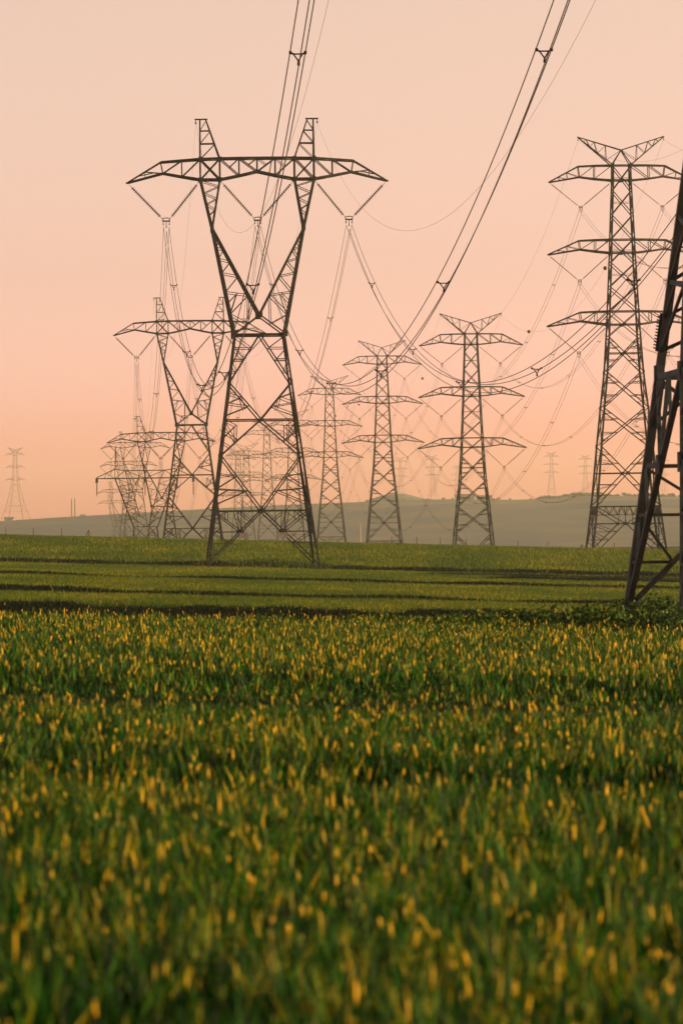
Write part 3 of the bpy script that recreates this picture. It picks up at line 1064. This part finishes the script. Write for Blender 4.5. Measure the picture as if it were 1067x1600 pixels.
TL = []     # (location, rz)
HEAD = 0.0485
t_spots = [(11.2, 104.0, -1.72), (-7.16, 460.0, -2.74), (-22.65, 781.0, -3.75), (-38.5, 1102.0, -14.2), (-68.9, 1723.0, -4.7),
           (-85.6, 2070.0, -5.9), (-113.0, 2620.0, -12.0), (-138.0, 3150.0, -14.0)]
T_SHORT = ['nearest cut-off pylon', 'tallest forked pylon', 'second-largest forked pylon', 'third-largest forked pylon', 'fourth-largest forked pylon',
           'fifth-largest forked pylon', 'sixth-largest forked pylon', 'smallest forked pylon']
T_LABEL = ['close thick-legged lattice pylon cut off by the right edge, its foot in dark bushes',
           'tallest Y-forked lattice pylon with flat crossarm, standing on the green field left of centre',
           'second-largest forked lattice pylon, just left of and behind the tallest forked one',
           'third-largest forked lattice pylon, low at left, partly behind the second-largest one',
           'fourth-largest forked pylon, its crossarm just below that of the third-largest forked pylon',
           'fifth-largest forked pylon, faint brown, behind the cluster at lower left',
           'sixth-largest forked pylon, very faint in the haze at lower left',
           'smallest, faintest forked pylon at the left end of the lower left cluster']
T0 = make_forked('lattice_pylon')
for i, (x, d, z) in enumerate(t_spots):
    o = T0 if i == 0 else copy_tree(T0)
    rz = 0.052 if i < 2 else HEAD
    o.location = (x, d, z)
    o.rotation_euler = (0, 0, rz)
    tag(o, T_LABEL[i], 'pylon', 'forked pylons of the left power line')
    TL.append(frame((x, d, z), rz))
    if i == 0: NEAR = o
    if i == 1: T1O = o
# the near pylon: paler bare steel and a spiked anti-climb guard on its leg
for ch in NEAR.children:
    if ch.type == 'MESH':
        ch.data = ch.data.copy()
        ch.data.materials[0] = M['steel_near']
mb = MB()
for k in range(11):
    z = 5.55 + k * 0.065
    h = hwT(z)
    mb.bar((-h, h, z), (-h - 0.10, h - 0.02, z + 0.03), 0.028)
    mb.bar((-h + 0.02, h, z), (-h + 0.02, h + 0.2, z + 0.03), 0.025)
mb.bar((-hwT(5.5) - 0.02, hwT(5.5), 5.5), (-hwT(6.3) - 0.02, hwT(6.3), 6.3), 0.05)
tag(mb.build('climbing_guard', M['steel_near'], NEAR), 'spiked anti-climb guard along the left leg')
for s in (-1, 1):
    mb = MB()
    mb.box((s * 1.75, -hwT(2.95) - 0.06, 2.72), 0.78, 0.03, 0.42)
    mb.box((s * 1.75, -hwT(2.95) - 0.02, 2.95), 0.9, 0.05, 0.07)
    mb.build('sign_plate', M['plate'], T1O)

VT = [(-11.45, -5.25, -8.2), (-3.2, 3.2, 0.0), (5.25, 11.45, 8.2)]
POS = ['left', 'middle', 'right']
protoV = []
for j, (a, b, y) in enumerate(VT):
    za = 34.3 if j == 0 else 34.5
    zb = 34.3 if j == 2 else 34.5
    protoV.append(make_v('v_insulator', (a, 0, za), (b, 0, zb), (y, 0, 31.2), 18, 0.155, 0.045, 0.34))
vused = [False] * 3
for i in range(1, 6):
    for j in range(3):
        o = protoV[j] if not vused[j] else copy_tree(protoV[j])
        vused[j] = True
        o.matrix_world = TL[i]
        tag(o, f'{POS[j]} V of ribbed insulators hanging under the crossarm of the {T_SHORT[i]}', 'insulator', 'V insulators of the forked pylons')

TRI = [(-0.25, 0.0), (0.25, 0.0), (0.02, -0.38)]
NEARY = {0: Vector((2.05, 104, 28.75)), 1: Vector((10.3, 104, 28.75)), 2: Vector((18.55, 104, 28.75))}
SP = [[0.1, 0.246, 0.379, 0.534, 0.67, 0.81]] * 3
for i in range(1, 5):
    for j in range(3):
        q = TL[i] @ Vector((VT[j][2], 0, 31.05))
        if i == 1:
            bundle(q, NEARY[j], 19.5, TRI, 0.021, f'thick {POS[j]} triple cable bundle sagging from the tallest forked pylon up over the camera',
                   'triple cable bundles of the forked line', SP[j], 120)
        q2 = TL[i + 1] @ Vector((VT[j][2], 0, 31.05))
        L = (q2 - q).length
        bundle(q, q2, 0.0006 * (L / 2) ** 2 if L < 500 else 22, TRI, 0.019,
               f'{POS[j]} triple cable bundle from the {T_SHORT[i]} back to the {T_SHORT[i + 1]}',
               'triple cable bundles of the forked line', [0.12, 0.27, 0.42, 0.57, 0.72, 0.87] if i < 3 else [])
for s, nm in ((-1, 'left'), (1, 'right')):
    for i in range(1, 4):
        p = TL[i] @ Vector((s * 5.45, 0, 39.8))
        if i == 1:
            earth_wire(p, Vector((10.3 + s * 5.45, 104, 37.8)), 19.2, f'thin {nm} earth wire looping from the tallest forked pylon up over the camera',
                       'earth wires of the forked line', 0.0075)
        q = TL[i + 1] @ Vector((s * 5.45, 0, 39.8))
        L = (q - p).length
        earth_wire(p, q, 0.00055 * (L / 2) ** 2 if L < 500 else 20, f'thin {nm} earth wire from the {T_SHORT[i]} back to the {T_SHORT[i + 1]}',
                   'earth wires of the forked line', 0.0075)

# ------------------------------------------------------------------ place the three-armed line
a_spots = [(38.8, 700.0, -3.5), (25.25, 982.0, -15.3), (10.75, 1291.0, -8.6), (-3.2, 1607.0, -7.5), (-17.5, 1880.0, -11.3), (-31.4, 2190.0, -8.5),
           (-45.6, 2480.0, -12.5), (-55.5, 2780.0, -10.0)]
A_SHORT = ['largest three-armed pylon', 'second-largest three-armed pylon', 'third-largest three-armed pylon', 'fourth-largest three-armed pylon',
           'fifth-largest three-armed pylon', 'sixth-largest three-armed pylon', 'seventh-largest three-armed pylon', 'eighth-largest three-armed pylon']
A_LABEL = ['largest three-armed lattice pylon with V-shaped top, at right behind the cut-off pylon',
           'second-largest three-armed lattice pylon, standing alone right of centre on the skyline',
           'third-largest three-armed lattice pylon, near the centre of the photo',
           'fourth-largest three-armed pylon, between the tallest forked pylon and the centre one',
           'fifth-largest three-armed pylon, seen behind the right leg of the tallest forked pylon',
           'sixth-largest three-armed pylon, seen through the legs of the tallest forked pylon',
           'seventh-largest three-armed pylon, small and brown through the left half of the forked pylon',
           'eighth-largest three-armed pylon, faint beside the left leg of the tallest forked pylon']
AH = 0.0468
AL = []
A0 = make_three_arm('lattice_pylon')
for i, (x, d, z) in enumerate(a_spots):
    o = A0 if i == 0 else copy_tree(A0)
    o.location = (x, d, z)
    o.rotation_euler = (0, 0, AH)
    tag(o, A_LABEL[i], 'pylon', 'three-armed pylons of the right power line')
    AL.append(frame((x, d, z), AH))
VA = []
for (zb, zt, tip), yx, yz in zip(ARMS, (5.6, 5.85, 6.1), (47.85, 37.8, 27.95)):
    for s in (-1, 1):
        ax, bx = s * (tip - 0.05), s * (hwA(zb) + 0.1)
        VA.append((min(ax, bx), max(ax, bx), s * yx, zb - 0.25, yz, s))
LEV = ['top', 'top', 'middle', 'middle', 'lowest', 'lowest']
protoA = [make_v('v_insulator', (a, 0, z), (b, 0, z), (y, 0, yz), 20, 0.085, 0.045, 0.24) for a, b, y, z, yz, s in VA]
au = [False] * 6
for i in range(0, 6):
    for j in range(6):
        o = protoA[j] if not au[j] else copy_tree(protoA[j])
        au[j] = True
        o.matrix_world = AL[i]
        side = 'left' if VA[j][5] < 0 else 'right'
        tag(o, f'thin V of insulators under the {side} {LEV[j]} arm of the {A_SHORT[i]}', 'insulator', 'V insulators of the three-armed pylons')
TWO = [(-0.22, 0.0), (0.22, 0.0)]
near_end = frame((52.0, 392.0, -2.0), AH)
for j in range(6):
    y, yz, s = VA[j][2], VA[j][4], VA[j][5]
    side = 'left' if s < 0 else 'right'
    v = Vector((y, 0, yz))
    bundle(AL[0] @ v, near_end @ v, 15.5, TWO, 0.019, f'{side} {LEV[j]} twin cable pair running forward off the right edge from the largest three-armed pylon',
           'twin cable pairs of the three-armed line', [0.12, 0.25, 0.4, 0.55])
    for i in range(0, 5):
        p, q = AL[i] @ v, AL[i + 1] @ v
        L = (q - p).length
        bundle(p, q, 0.00062 * (L / 2) ** 2, TWO, 0.021, f'{side} {LEV[j]} twin cable pair from the {A_SHORT[i]} to the {A_SHORT[i + 1]}',
               'twin cable pairs of the three-armed line', [0.15, 0.32, 0.5, 0.68, 0.85] if i < 4 else [])
for s, nm in ((-1, 'left'), (1, 'right')):
    v = Vector((s * 5.87, 0, 56.95))
    earth_wire(AL[0] @ v, near_end @ v, 12, f'thin {nm} earth wire running forward from the largest three-armed pylon', 'earth wires of the three-armed line', 0.012)
    for i in range(0, 5):
        p, q = AL[i] @ v, AL[i + 1] @ v
        L = (q - p).length
        sg = 0.0006 * (L / 2) ** 2
        earth_wire(p, q, sg, f'thin {nm} earth wire from the {A_SHORT[i]} to the {A_SHORT[i + 1]}', 'earth wires of the three-armed line', 0.012)
        if s > 0 and i < 4:
            for t, w in ((0.29, 'nearer'), (0.78, 'farther')):
                c = p.lerp(q, t) - Vector((0, 0, 4 * sg * t * (1 - t)))
                mb = MB()
                n, m_ = 12, 8
                vs = [Vector((0.31 * math.sin(math.pi * b / m_) * math.cos(2 * math.pi * a / n), 0.31 * math.sin(math.pi * b / m_) * math.sin(2 * math.pi * a / n),
                              0.31 * math.cos(math.pi * b / m_))) for b in range(m_ + 1) for a in range(n)]
                fs = [(b * n + a, (b + 1) * n + a, (b + 1) * n + (a + 1) % n, b * n + (a + 1) % n) for b in range(m_) for a in range(n)]
                mb.add(vs, fs)
                mb.tube([(0, 0, -0.02), (0, 0, 0.02)], 0.335, 14)
                d = (q - p).normalized()
                mb.tube([-d * 0.42, -d * 0.3, d * 0.3, d * 0.42], [0.03, 0.05, 0.05, 0.03], 6)
                o = mb.build('marker_ball', M['ball'], None, True)
                o.location = c
                tag(o, f'{w} round marker ball on the earth wire between the {A_SHORT[i]} and the {A_SHORT[i + 1]}'.replace('largest three-armed pylon and', 'largest and'), 'marker ball',
                    'marker balls on the right earth wire')


# ------------------------------------------------------------------ delta pylon with hanging strings (lower left)
def make_delta():
    c = P(227, 747, 1000)
    base = -14.8
    zc = c.z - base
    root = empty('lattice_pylon', (c.x, 1000, base), 0.03)
    tag(root, 'single dark pylon with tall side horns and long hanging insulators at lower left', 'pylon')
    st = M['steel']
    zw = zc - 9.5

    def leg(sx, sy):
        mb = MB()
        mb.angle((sx * 3.9, sy * 3.9, -0.6), (sx * 2.35, sy * 2.0, zw), 0.24, (sx, 0, 0))
        return mb
    for sx in (-1, 1):
        for sy in (-1, 1):
            leg(sx, sy).build('leg', st, root)
    mb = MB()
    for sy in (-1, 1):
        n = 4
        for i in range(n):
            f0, f1 = i / n, (i + 1) / n

            def q(s, f): return Vector((s * (3.9 + (2.35 - 3.9) * f), sy * (3.9 + (2.0 - 3.9) * f), zw * f))
            mb.angle(q(-1, f0), q(1, f1), 0.11, (0, sy, 0)); mb.angle(q(1, f0), q(-1, f1), 0.11, (0, sy, 0)); mb.angle(q(-1, f1), q(1, f1), 0.12, (0, sy, 0))
    for sx in (-1, 1):
        for i in range(4):
            f0, f1 = i / 4, (i + 1) / 4

            def q(s, f): return Vector((sx * (3.9 + (2.35 - 3.9) * f), s * (3.9 + (2.0 - 3.9) * f), zw * f))
            mb.angle(q(-1, f0), q(1, f1), 0.1, (sx, 0, 0)); mb.angle(q(1, f0), q(-1, f1), 0.1, (sx, 0, 0))
    mb.build('body_bracing', st, root)
    for s in (-1, 1):
        mb = MB()
        for sy in (-1, 1):
            w = Vector((s * 2.35, sy * 2.0, zw)); k = Vector((s * 5.85, sy * 0.8, zc)); ci = Vector((s * 3.0, sy * 0.8, zc)); b0 = Vector((0, sy * 2.0, zw))
            mb.angle(w, k, 0.24, (0, sy, 0)); mb.angle(Vector((s * 1.1, sy * 2.0, zw + 1.9)), ci, 0.15, (0, sy, 0)); mb.angle(b0, Vector((s * 2.9, sy * 1.7, zw + 2.0)), 0.13, (0, sy, 0))
            for i in range(5):
                a = w.lerp(k, 0.15 + i * 0.17)
                mb.angle(a, Vector((s * 1.1, sy * 2.0, zw + 1.9)).lerp(ci, 0.05 + i * 0.2), 0.08, (0, sy, 0))
                mb.angle(w.lerp(k, 0.15 + (i + 1) * 0.17), Vector((s * 1.1, sy * 2.0, zw + 1.9)).lerp(ci, 0.05 + i * 0.2), 0.07, (0, sy, 0))
            mb.angle((s * 2.35, -sy * 2.0, zw), (s * 4.1, sy * 1.4, zw + 4.7), 0.07, (s, 0, 0))
        mb.build('fork_arm', st, root)
    mb = MB()
    for sy in (-1, 1):
        pts_b = [(-9.6, 0), (-5.85, 0), (-3, 0), (0, 0), (3, 0), (5.85, 0), (9.6, 0)]
        pts_t = [(-9.5, 0.15), (-5.85, 1.8), (-3.9, 1.5), (0, 1.5), (3.9, 1.5), (5.85, 1.8), (9.5, 0.15)]

        def dd(x): return 0.8 if abs(x) < 5.9 else 0.1 + 0.7 * (9.6 - abs(x)) / 3.75
        B = [Vector((x, sy * dd(x), zc + z)) for x, z in pts_b]
        T = [Vector((x, sy * dd(x), zc + z)) for x, z in pts_t]
        for a, b in zip(B, B[1:]): mb.angle(a, b, 0.2, (0, sy, 0))
        for a, b in zip(T, T[1:]): mb.angle(a, b, 0.15, (0, sy, 0))
        for a, b in ((B[1], T[2]), (T[2], B[2]), (B[3], T[2]), (B[3], T[4]), (B[4], T[4]), (B[5], T[4]), (B[1], T[1]), (B[5], T[5]), (B[3], T[3])): mb.angle(a, b, 0.1, (0, sy, 0))
        mb.angle(B[0].lerp(B[1], 0.45), T[0].lerp(T[1], 0.55), 0.07, (0, sy, 0)); mb.angle(B[1], T[0].lerp(T[1], 0.55), 0.07, (0, sy, 0))
    for x in (-9.6, -5.85, -3, 0, 3, 5.85, 9.6): mb.angle((x, -0.8 if abs(x) < 9 else -0.1, zc), (x, 0.8 if abs(x) < 9 else 0.1, zc), 0.08, (0, 0, 1))
    mb.build('crossarm', st, root)
    for s in (-1, 1):
        mb = MB()
        for sy in (-1, 1):
            mb.angle((s * 5.85, sy * 0.8, zc + 1.8), (s * 5.78, sy * 0.06, zc + 6.1), 0.12, (s, 0, 0))
            mb.angle((s * 5.2, sy * 0.75, zc + 1.75), (s * 5.7, sy * 0.06, zc + 6.0), 0.08, (s, 0, 0))
            mb.angle((s * 5.83, sy * 0.55, zc + 3.2), (s * 5.37, sy * 0.5, zc + 3.2), 0.07, (s, 0, 0))
            mb.angle((s * 5.83, sy * 0.55, zc + 3.2), (s * 5.55, sy * 0.3, zc + 4.4), 0.06, (s, 0, 0))
        mb.build('earth_peak', st, root)
    for x, nm in ((-9.4, 'left'), (0.0, 'middle'), (9.4, 'right')):
        r = empty('hanging_insulator')
        r.matrix_world = frame((c.x, 1000, base), 0.03)
        tag(r, f'long straight {nm} insulator hanging from the horned pylon crossarm at lower left', 'insulator', 'straight insulators of the horned pylon')
        string_mb((x, 0, zc - 0.05), (x, 0, zc - 3.5), 16, 0.16, 0.07).build('insulator_string', M['insul'], r)
        mb = MB()
        mb.box((x, 0, zc - 0.4), 0.5, 0.1, 0.8); mb.bar((x - 0.3, 0, zc - 0.75), (x + 0.3, 0, zc - 0.75), 0.06)
        mb.tube([Vector((x + 0.32 * math.cos(t), 0.32 * math.sin(t), zc - 0.75)) for t in np.linspace(0, 2 * math.pi, 15)], 0.05, 5, False)
        mb.build('clamp_fitting', st, r)


make_delta()

# ------------------------------------------------------------------ far pylons on the hill
far = [(25.5, 699, 813, 4450, 'lone hazy three-armed pylon on the hill at the far left'),
       (861.5, 706, 779, 4480, 'tiny hazy pylon on the hill, left one of two beside the largest three-armed pylon'),
       (914.5, 711, 777, 4480, 'tiny hazy pylon on the hill touching the left edge of the largest three-armed pylon'),
       (676, 711, 782, 4480, 'tiny hazy pylon on the hill between the centre pylon and the second-largest three-armed one'),
       (626, 714, 783, 4490, 'tiniest hazy pylon on the hill just right of the centre pylon'),
       (1036, 713, 779, 4480, 'tiny hazy pylon on the hill between the cut-off pylon and the largest three-armed one'),
       (714, 726, 782, 4480, 'tiny hazy pylon on the hill seen through the second-largest three-armed pylon'),
       (371, 700, 797, 4460, 'hazy pylon on the hill seen behind the left leg of the tallest forked pylon')]
F0 = make_three_arm('lattice_pylon', True)
for q_, (x, yt, yb, d, lab) in enumerate(far):
    b = P(x, yb, d)
    o = copy_tree(F0) if q_ < len(far) - 1 else F0
    sc = (yb - yt) / F * d / 57.5
    o.scale = (sc, sc, sc)
    z = float(ground_z(b.x, d))
    o.location = (b.x, d, min(b.z, z + 0.3))
    o.rotation_euler = (0, 0, random.uniform(-0.5, 0.5))
    if q_ == 0:      # the far left one stands on widely spread legs
        for ch in list(o.children):
            for c2 in [ch] + list(ch.children):
                c2.data = c2.data.copy()
                for v_ in c2.data.vertices:
                    f_ = 1 + 0.8 * max(0.0, 1 - v_.co.z / 36) if v_.co.z < 36 else 1.0
                    if 'crossarm' in c2.name: f_ = 0.82
                    v_.co.x *= f_
                    v_.co.y *= f_
    tag(o, lab, 'pylon', 'tiny hazy pylons on the far hill')


# thin communication masts on the left hill crest
def lattice_mast(name, x, yt, yb, d, w, m, lab, grp=None):
    b = P(x, yb, d)
    h = (yb - yt) / F * d
    z0 = min(b.z, float(ground_z(b.x, d)))
    root = empty(name, (b.x, d, z0))
    tag(root, lab, 'mast', grp)
    mb = MB()
    h += b.z - z0
    n = int(max(6, h / 2))
    c = [(w * math.cos(a), w * math.sin(a)) for a in (0.5, 2.6, 4.7)]
    for k in range(3):
        mb.bar((*c[k], -0.3), (c[k][0] * 0.5, c[k][1] * 0.5, h * 0.86), w * 0.35)
        for i in range(n):
            f0, f1 = i / n, (i + 1) / n
            e = c[(k + 1) % 3]
            mb.bar((c[k][0] * (1 - f0 / 2), c[k][1] * (1 - f0 / 2), h * 0.86 * f0), (e[0] * (1 - f1 / 2), e[1] * (1 - f1 / 2), h * 0.86 * f1), w * 0.2)
    mb.build('mast_frame', m, root)
    mb = MB()
    mb.tube([(0, 0, h * 0.84), (0, 0, h * 0.93), (0, 0, h)], [w * 0.35, w * 0.25, w * 0.1], 6)
    mb.build('antenna', m, root)


lattice_mast('radio_mast', 112.5, 777, 808.5, 4480, 0.55, M['steel'], 'left one of two thin masts close together on the left hill crest', 'twin masts on the left hill crest')
lattice_mast('radio_mast', 117.5, 776, 808, 4480, 0.6, M['steel'], 'right one of two thin masts close together on the left hill crest', 'twin masts on the left hill crest')
lattice_mast('white_mast', 563.5, 815, 849, 2600, 0.35, M['mast'], 'slim pale pinkish mast standing before the hill left of the centre pylon')


# farm building and little huts on the hill crest
def farm(x0, x1, yt, yb, d, lab):
    a, b = P(x0, yb, d), P(x1, yb, d)
    w = b.x - a.x
    h = (yb - yt) / F * d
    c = (a + b) / 2
    z = min(c.z, float(ground_z(c.x, d)))
    h += c.z - z
    root = empty('farm_building', (c.x, d, z))
    tag(root, lab, 'building', 'small buildings on the hill crest')
    mb = MB()
    mb.box((0, 0, h * 0.3 - 0.5), w, 9, h * 0.6 + 1)
    mb.build('wall', M['plaster'], root)
    mb = MB()
    for s in (-1, 1):
        mb.add([(-w / 2 - 0.4, s * 5, h * 0.58), (w / 2 + 0.4, s * 5, h * 0.58), (w / 2 + 0.4, 0, h), (-w / 2 - 0.4, 0, h),
                (-w / 2 - 0.4, s * 5, h * 0.58 + 0.15), (w / 2 + 0.4, s * 5, h * 0.58 + 0.15), (w / 2 + 0.4, 0, h + 0.15), (-w / 2 - 0.4, 0, h + 0.15)],
               [(0, 1, 2, 3), (4, 7, 6, 5), (0, 4, 5, 1), (1, 5, 6, 2), (3, 2, 6, 7), (0, 3, 7, 4)])
    for s in (-1, 1):
        mb.add([(s * w / 2, -4.5, h * 0.6), (s * w / 2, 4.5, h * 0.6), (s * w / 2, 0, h), (s * (w / 2 - 0.2), -4.5, h * 0.6), (s * (w / 2 - 0.2), 4.5, h * 0.6), (s * (w / 2 - 0.2), 0, h)],
               [(0, 1, 2), (3, 5, 4), (0, 3, 4, 1), (1, 4, 5, 2), (2, 5, 3, 0)])
    mb.build('roof', M['roof'], root)
    for k in range(max(1, int(w / 6))):
        mb = MB()
        xx = -w / 2 + (k + 0.5) * w / max(1, int(w / 6))
        mb.box((xx, -4.53, h * 0.32), 1.4, 0.1, h * 0.25)
        mb.build('window', M['steel'], root)


farm(711, 741, 772, 782, 4470, 'low farm building on the hill crest behind the second-largest three-armed pylon, left half')
farm(744, 768, 774, 783, 4472, 'low farm building on the hill crest behind the second-largest three-armed pylon, right half')
farm(8, 22, 808, 815.5, 4470, 'tiny low building on the hill crest at the foot of the far left pylon')
farm(126, 134, 804, 808.5, 4470, 'tiny hut on the left hill crest right of the twin masts')


# distant mound behind the centre pylon
def mound():
    c = P(620, 790, 5200)
    top = P(620, 771.5, 5200).z
    w = 46 / F * 5200
    nx, ny = 40, 16
    vs, fs = [], []
    for j in range(ny + 1):
        for i in range(nx + 1):
            u, v = i / nx * 2 - 1, j / ny * 2 - 1
            r = math.sqrt(u * u + v * v)
            f = max(0.0, math.cos(min(r, 1) * math.pi / 2)) ** 1.15
            f *= 1 + 0.04 * math.sin(u * 9 + v * 5)
            vs.append((c.x + u * w * 1.15, 5200 + v * 300, 33.0 + (top - 33.0) * f - (40 if max(abs(u), abs(v)) > 0.999 else 0)))
    for j in range(ny):
        for i in range(nx):
            a = j * (nx + 1) + i
            fs.append((a, a + 1, a + nx + 2, a + nx + 1))
    mb = MB()
    mb.add(vs, fs)
    tag(mb.build('hill_mound', M['hill'], None, True), kind='structure')


mound()


# far-off tree belt on the right part of the hill crest (one hazy mass)
def belt():
    mb = MB()
    for i in range(215):
        x = random.uniform(836, 1090) if i < 200 else random.uniform(560, 836)
        hgt = random.uniform(1.6, 3.8) * (0.55 if x < 836 else 1.0) * (1 + 0.5 * math.sin(x * 0.11) * math.sin(x * 0.047 + 1))
        d = random.uniform(4380, 4520)
        y = np.interp(x, [c[0] for c in CREST], [c[1] for c in CREST])
        b = P(x, y, d)
        z = float(ground_z(b.x, d)) - 0.2
        mb.bar((b.x, d, z), (b.x, d, z + hgt * 0.6), 0.4)
        cs = [Vector((b.x + random.gauss(0, hgt * 0.24), d + random.gauss(0, hgt * 0.24), z + hgt * (0.05 + 0.8 * random.random()))) for k in range(46)]
        leaves_mb(mb, cs, 1.7)
    tag(mb.build('tree_belt', M['tree']), 'hazy belt of small trees along the right part of the hill crest', 'trees', kind='stuff')


belt()

# ------------------------------------------------------------------ fence posts along the skyline of the field
posts = [(10, 822, 'leftmost fence post on the field skyline by the left edge'), (52.5, 824, 'fence post on the field skyline below the far left pylon'),
         (97, 824.5, 'fence post on the field skyline below the twin masts'), (612, 837.5, 'fence post on the skyline just inside the right leg of the centre pylon'),
         (651, 838.5, 'fence post on the skyline just right of the centre pylon'), (688, 839, 'fence post on the skyline left of the second-largest three-armed pylon'),
         (728.5, 842, 'fence post between the feet of the second-largest three-armed pylon'), (809, 845, 'fence post right of the second-largest three-armed pylon'),
         (855.5, 846.5, 'fence post midway between the two biggest three-armed pylons'), (959, 847.5, 'fence post between the feet of the largest three-armed pylon')]
for x, y, lab in posts:
    t = P(x, y, 574)
    z0 = float(ground_z(t.x, 574))
    h = t.z - z0
    root = empty('fence_post', (t.x, 574, z0))
    tag(root, lab, 'fence post', 'fence posts on the field skyline')
    mb = MB()
    l = random.uniform(-0.03, 0.03)
    mb.tube([(0, 0, -0.3), (l * 0.5, 0, h * 0.5), (l, 0, h - 0.06), (l, 0, h)], [0.06, 0.055, 0.05, 0.03], 8)
    mb.build('post', M['wood'], root)
    mb = MB()
    for f in (0.6, 0.92):
        mb.box((l * f, -0.09, h * f), 0.06, 0.05, 0.05)
    mb.build('wire_staple', M['steel'], root)
for x, y, lab in ((139.5, 827, 'braced A-shaped fence strut on the skyline left of the pylon cluster'), (909, 850, 'braced A-shaped fence strut at the left foot of the largest three-armed pylon')):
    t = P(x, y, 574)
    z0 = float(ground_z(t.x, 574))
    h = t.z - z0
    root = empty('fence_strut', (t.x, 574, z0))
    tag(root, lab, 'fence post', 'braced fence struts on the field skyline')
    mb = MB(); mb.tube([(0, 0, -0.3), (0, 0, h * 0.6), (0, 0, h)], [0.08, 0.075, 0.06], 8); mb.build('post', M['wood'], root)
    for s in (-1, 1):
        mb = MB(); mb.tube([(s * 0.55, 0.02 * s, -0.1), (s * 0.25, 0.02 * s, h * 0.5), (0.02 * s, 0.02 * s, h * 0.92)], [0.055, 0.05, 0.045], 6)
        mb.build('brace', M['wood'], root)

# ------------------------------------------------------------------ haze, sky, sun, camera
def haze():
    mb = MB()
    x0, x1, y0, y1, z0, z1 = -4200, 4200, -70, 6700, -22, 92
    z0 = -60
    mb.box(((x0 + x1) / 2, (y0 + y1) / 2, (z0 + z1) / 2), x1 - x0, y1 - y0, z1 - z0)
    m = bpy.data.materials.new('evening_haze')
    m.use_nodes = True
    nt = m.node_tree
    nt.nodes.remove(nt.nodes['Principled BSDF'])
    v = nt.nodes.new('ShaderNodeVolumePrincipled')
    v.inputs['Color'].default_value = (0.70, 0.86, 0.80, 1)
    v.inputs['Density'].default_value = 0.00006
    v.inputs['Anisotropy'].default_value = 0.2
    nt.links.new(v.outputs[0], nt.nodes['Material Output'].inputs['Volume'])
    tag(mb.build('haze', m), 'thin warm evening haze over the plain', 'haze', kind='stuff')


haze()

SUN_AZ, SUN_EL = math.radians(90), math.radians(7)     # azimuth clockwise from the view direction
w = bpy.data.worlds.new('World')
scene.world = w
w.use_nodes = True
nt = w.node_tree
bg = nt.nodes['Background']
sky = nt.nodes.new('ShaderNodeTexSky')
sky.sky_type = 'NISHITA'
sky.sun_disc = False
sky.sun_elevation = SUN_EL
sky.sun_rotation = SUN_AZ
sky.altitude = 200
sky.air_density = 0.4
sky.dust_density = 1.8
sky.ozone_density = 1.0
# evening colour of the sky: warm along the horizon, cool overhead
tcw = nt.nodes.new('ShaderNodeTexCoord')
sepw = nt.nodes.new('ShaderNodeSeparateXYZ')
nt.links.new(tcw.outputs['Generated'], sepw.inputs[0])
ramp = nt.nodes.new('ShaderNodeValToRGB')
SKY = [(0.0, (2.173, 0.679, 0.427)), (0.01, (1.936, 0.679, 0.442)), (0.03, (1.778, 0.766, 0.537)), (0.052, (1.619, 0.735, 0.454)), (0.105, (1.864, 0.869, 0.466)), (0.17, (0.83, 0.537, 0.363)), (0.32, (0.213, 0.253, 0.269)), (0.6, (0.095, 0.174, 0.229))]
els = ramp.color_ramp.elements
G = 2.8
els[0].position, els[0].color = SKY[0][0], (*[c / G for c in SKY[0][1]], 1)
els[1].position, els[1].color = SKY[-1][0], (*[c / G for c in SKY[-1][1]], 1)
for p_, c_ in SKY[1:-1]:
    e_ = els.new(p_)
    e_.color = (*[c / G for c in c_], 1)
nt.links.new(sepw.outputs['Z'], ramp.inputs['Fac'])
sc_ = nt.nodes.new('ShaderNodeVectorMath')
sc_.operation = 'SCALE'
sc_.inputs['Scale'].default_value = G
nt.links.new(ramp.outputs['Color'], sc_.inputs[0])
mul = nt.nodes.new('ShaderNodeVectorMath')
mul.operation = 'MULTIPLY'
nt.links.new(sky.outputs[0], mul.inputs[0])
nt.links.new(sc_.outputs[0], mul.inputs[1])
nt.links.new(mul.outputs[0], bg.inputs['Color'])
bg.inputs['Strength'].default_value = 0.15

sd = bpy.data.lights.new('sun', 'SUN')
sd.energy = 5.0
sd.angle = math.radians(0.5)
sd.color = (1.0, 0.70, 0.35)
so = bpy.data.objects.new('sun', sd)
col.objects.link(so)
dirv = Vector((math.sin(SUN_AZ) * math.cos(SUN_EL), math.cos(SUN_AZ) * math.cos(SUN_EL), math.sin(SUN_EL)))
so.rotation_euler = dirv.to_track_quat('Z', 'Y').to_euler()
so.location = dirv * 300

cd = bpy.data.cameras.new('camera')
cd.sensor_fit = 'VERTICAL'
cd.sensor_height = 36.0
cd.lens = 180.0
cd.shift_y = 35.0 / 1600.0
cd.clip_start = 0.5
cd.clip_end = 20000
cd.dof.use_dof = True
cd.dof.focus_distance = 260
cd.dof.aperture_fstop = 5.0
co = bpy.data.objects.new('camera', cd)
col.objects.link(co)
co.rotation_euler = (Matrix.Rotation(math.radians(90), 4, 'X') @ Matrix.Rotation(-TH, 4, 'Z')).to_euler()
scene.camera = co

scene.view_settings.view_transform = 'Standard'
scene.view_settings.look = 'None'
scene.view_settings.exposure = 1.35
scene.view_settings.gamma = 1.0
cy = scene.cycles
cy.use_denoising = True
cy.use_adaptive_sampling = True
cy.adaptive_threshold = 0.015
cy.max_bounces = 6
cy.diffuse_bounces = 3
cy.glossy_bounces = 2
cy.transmission_bounces = 3
cy.volume_bounces = 1
cy.transparent_max_bounces = 8
cy.time_limit = 700
scene.render.film_transparent = False
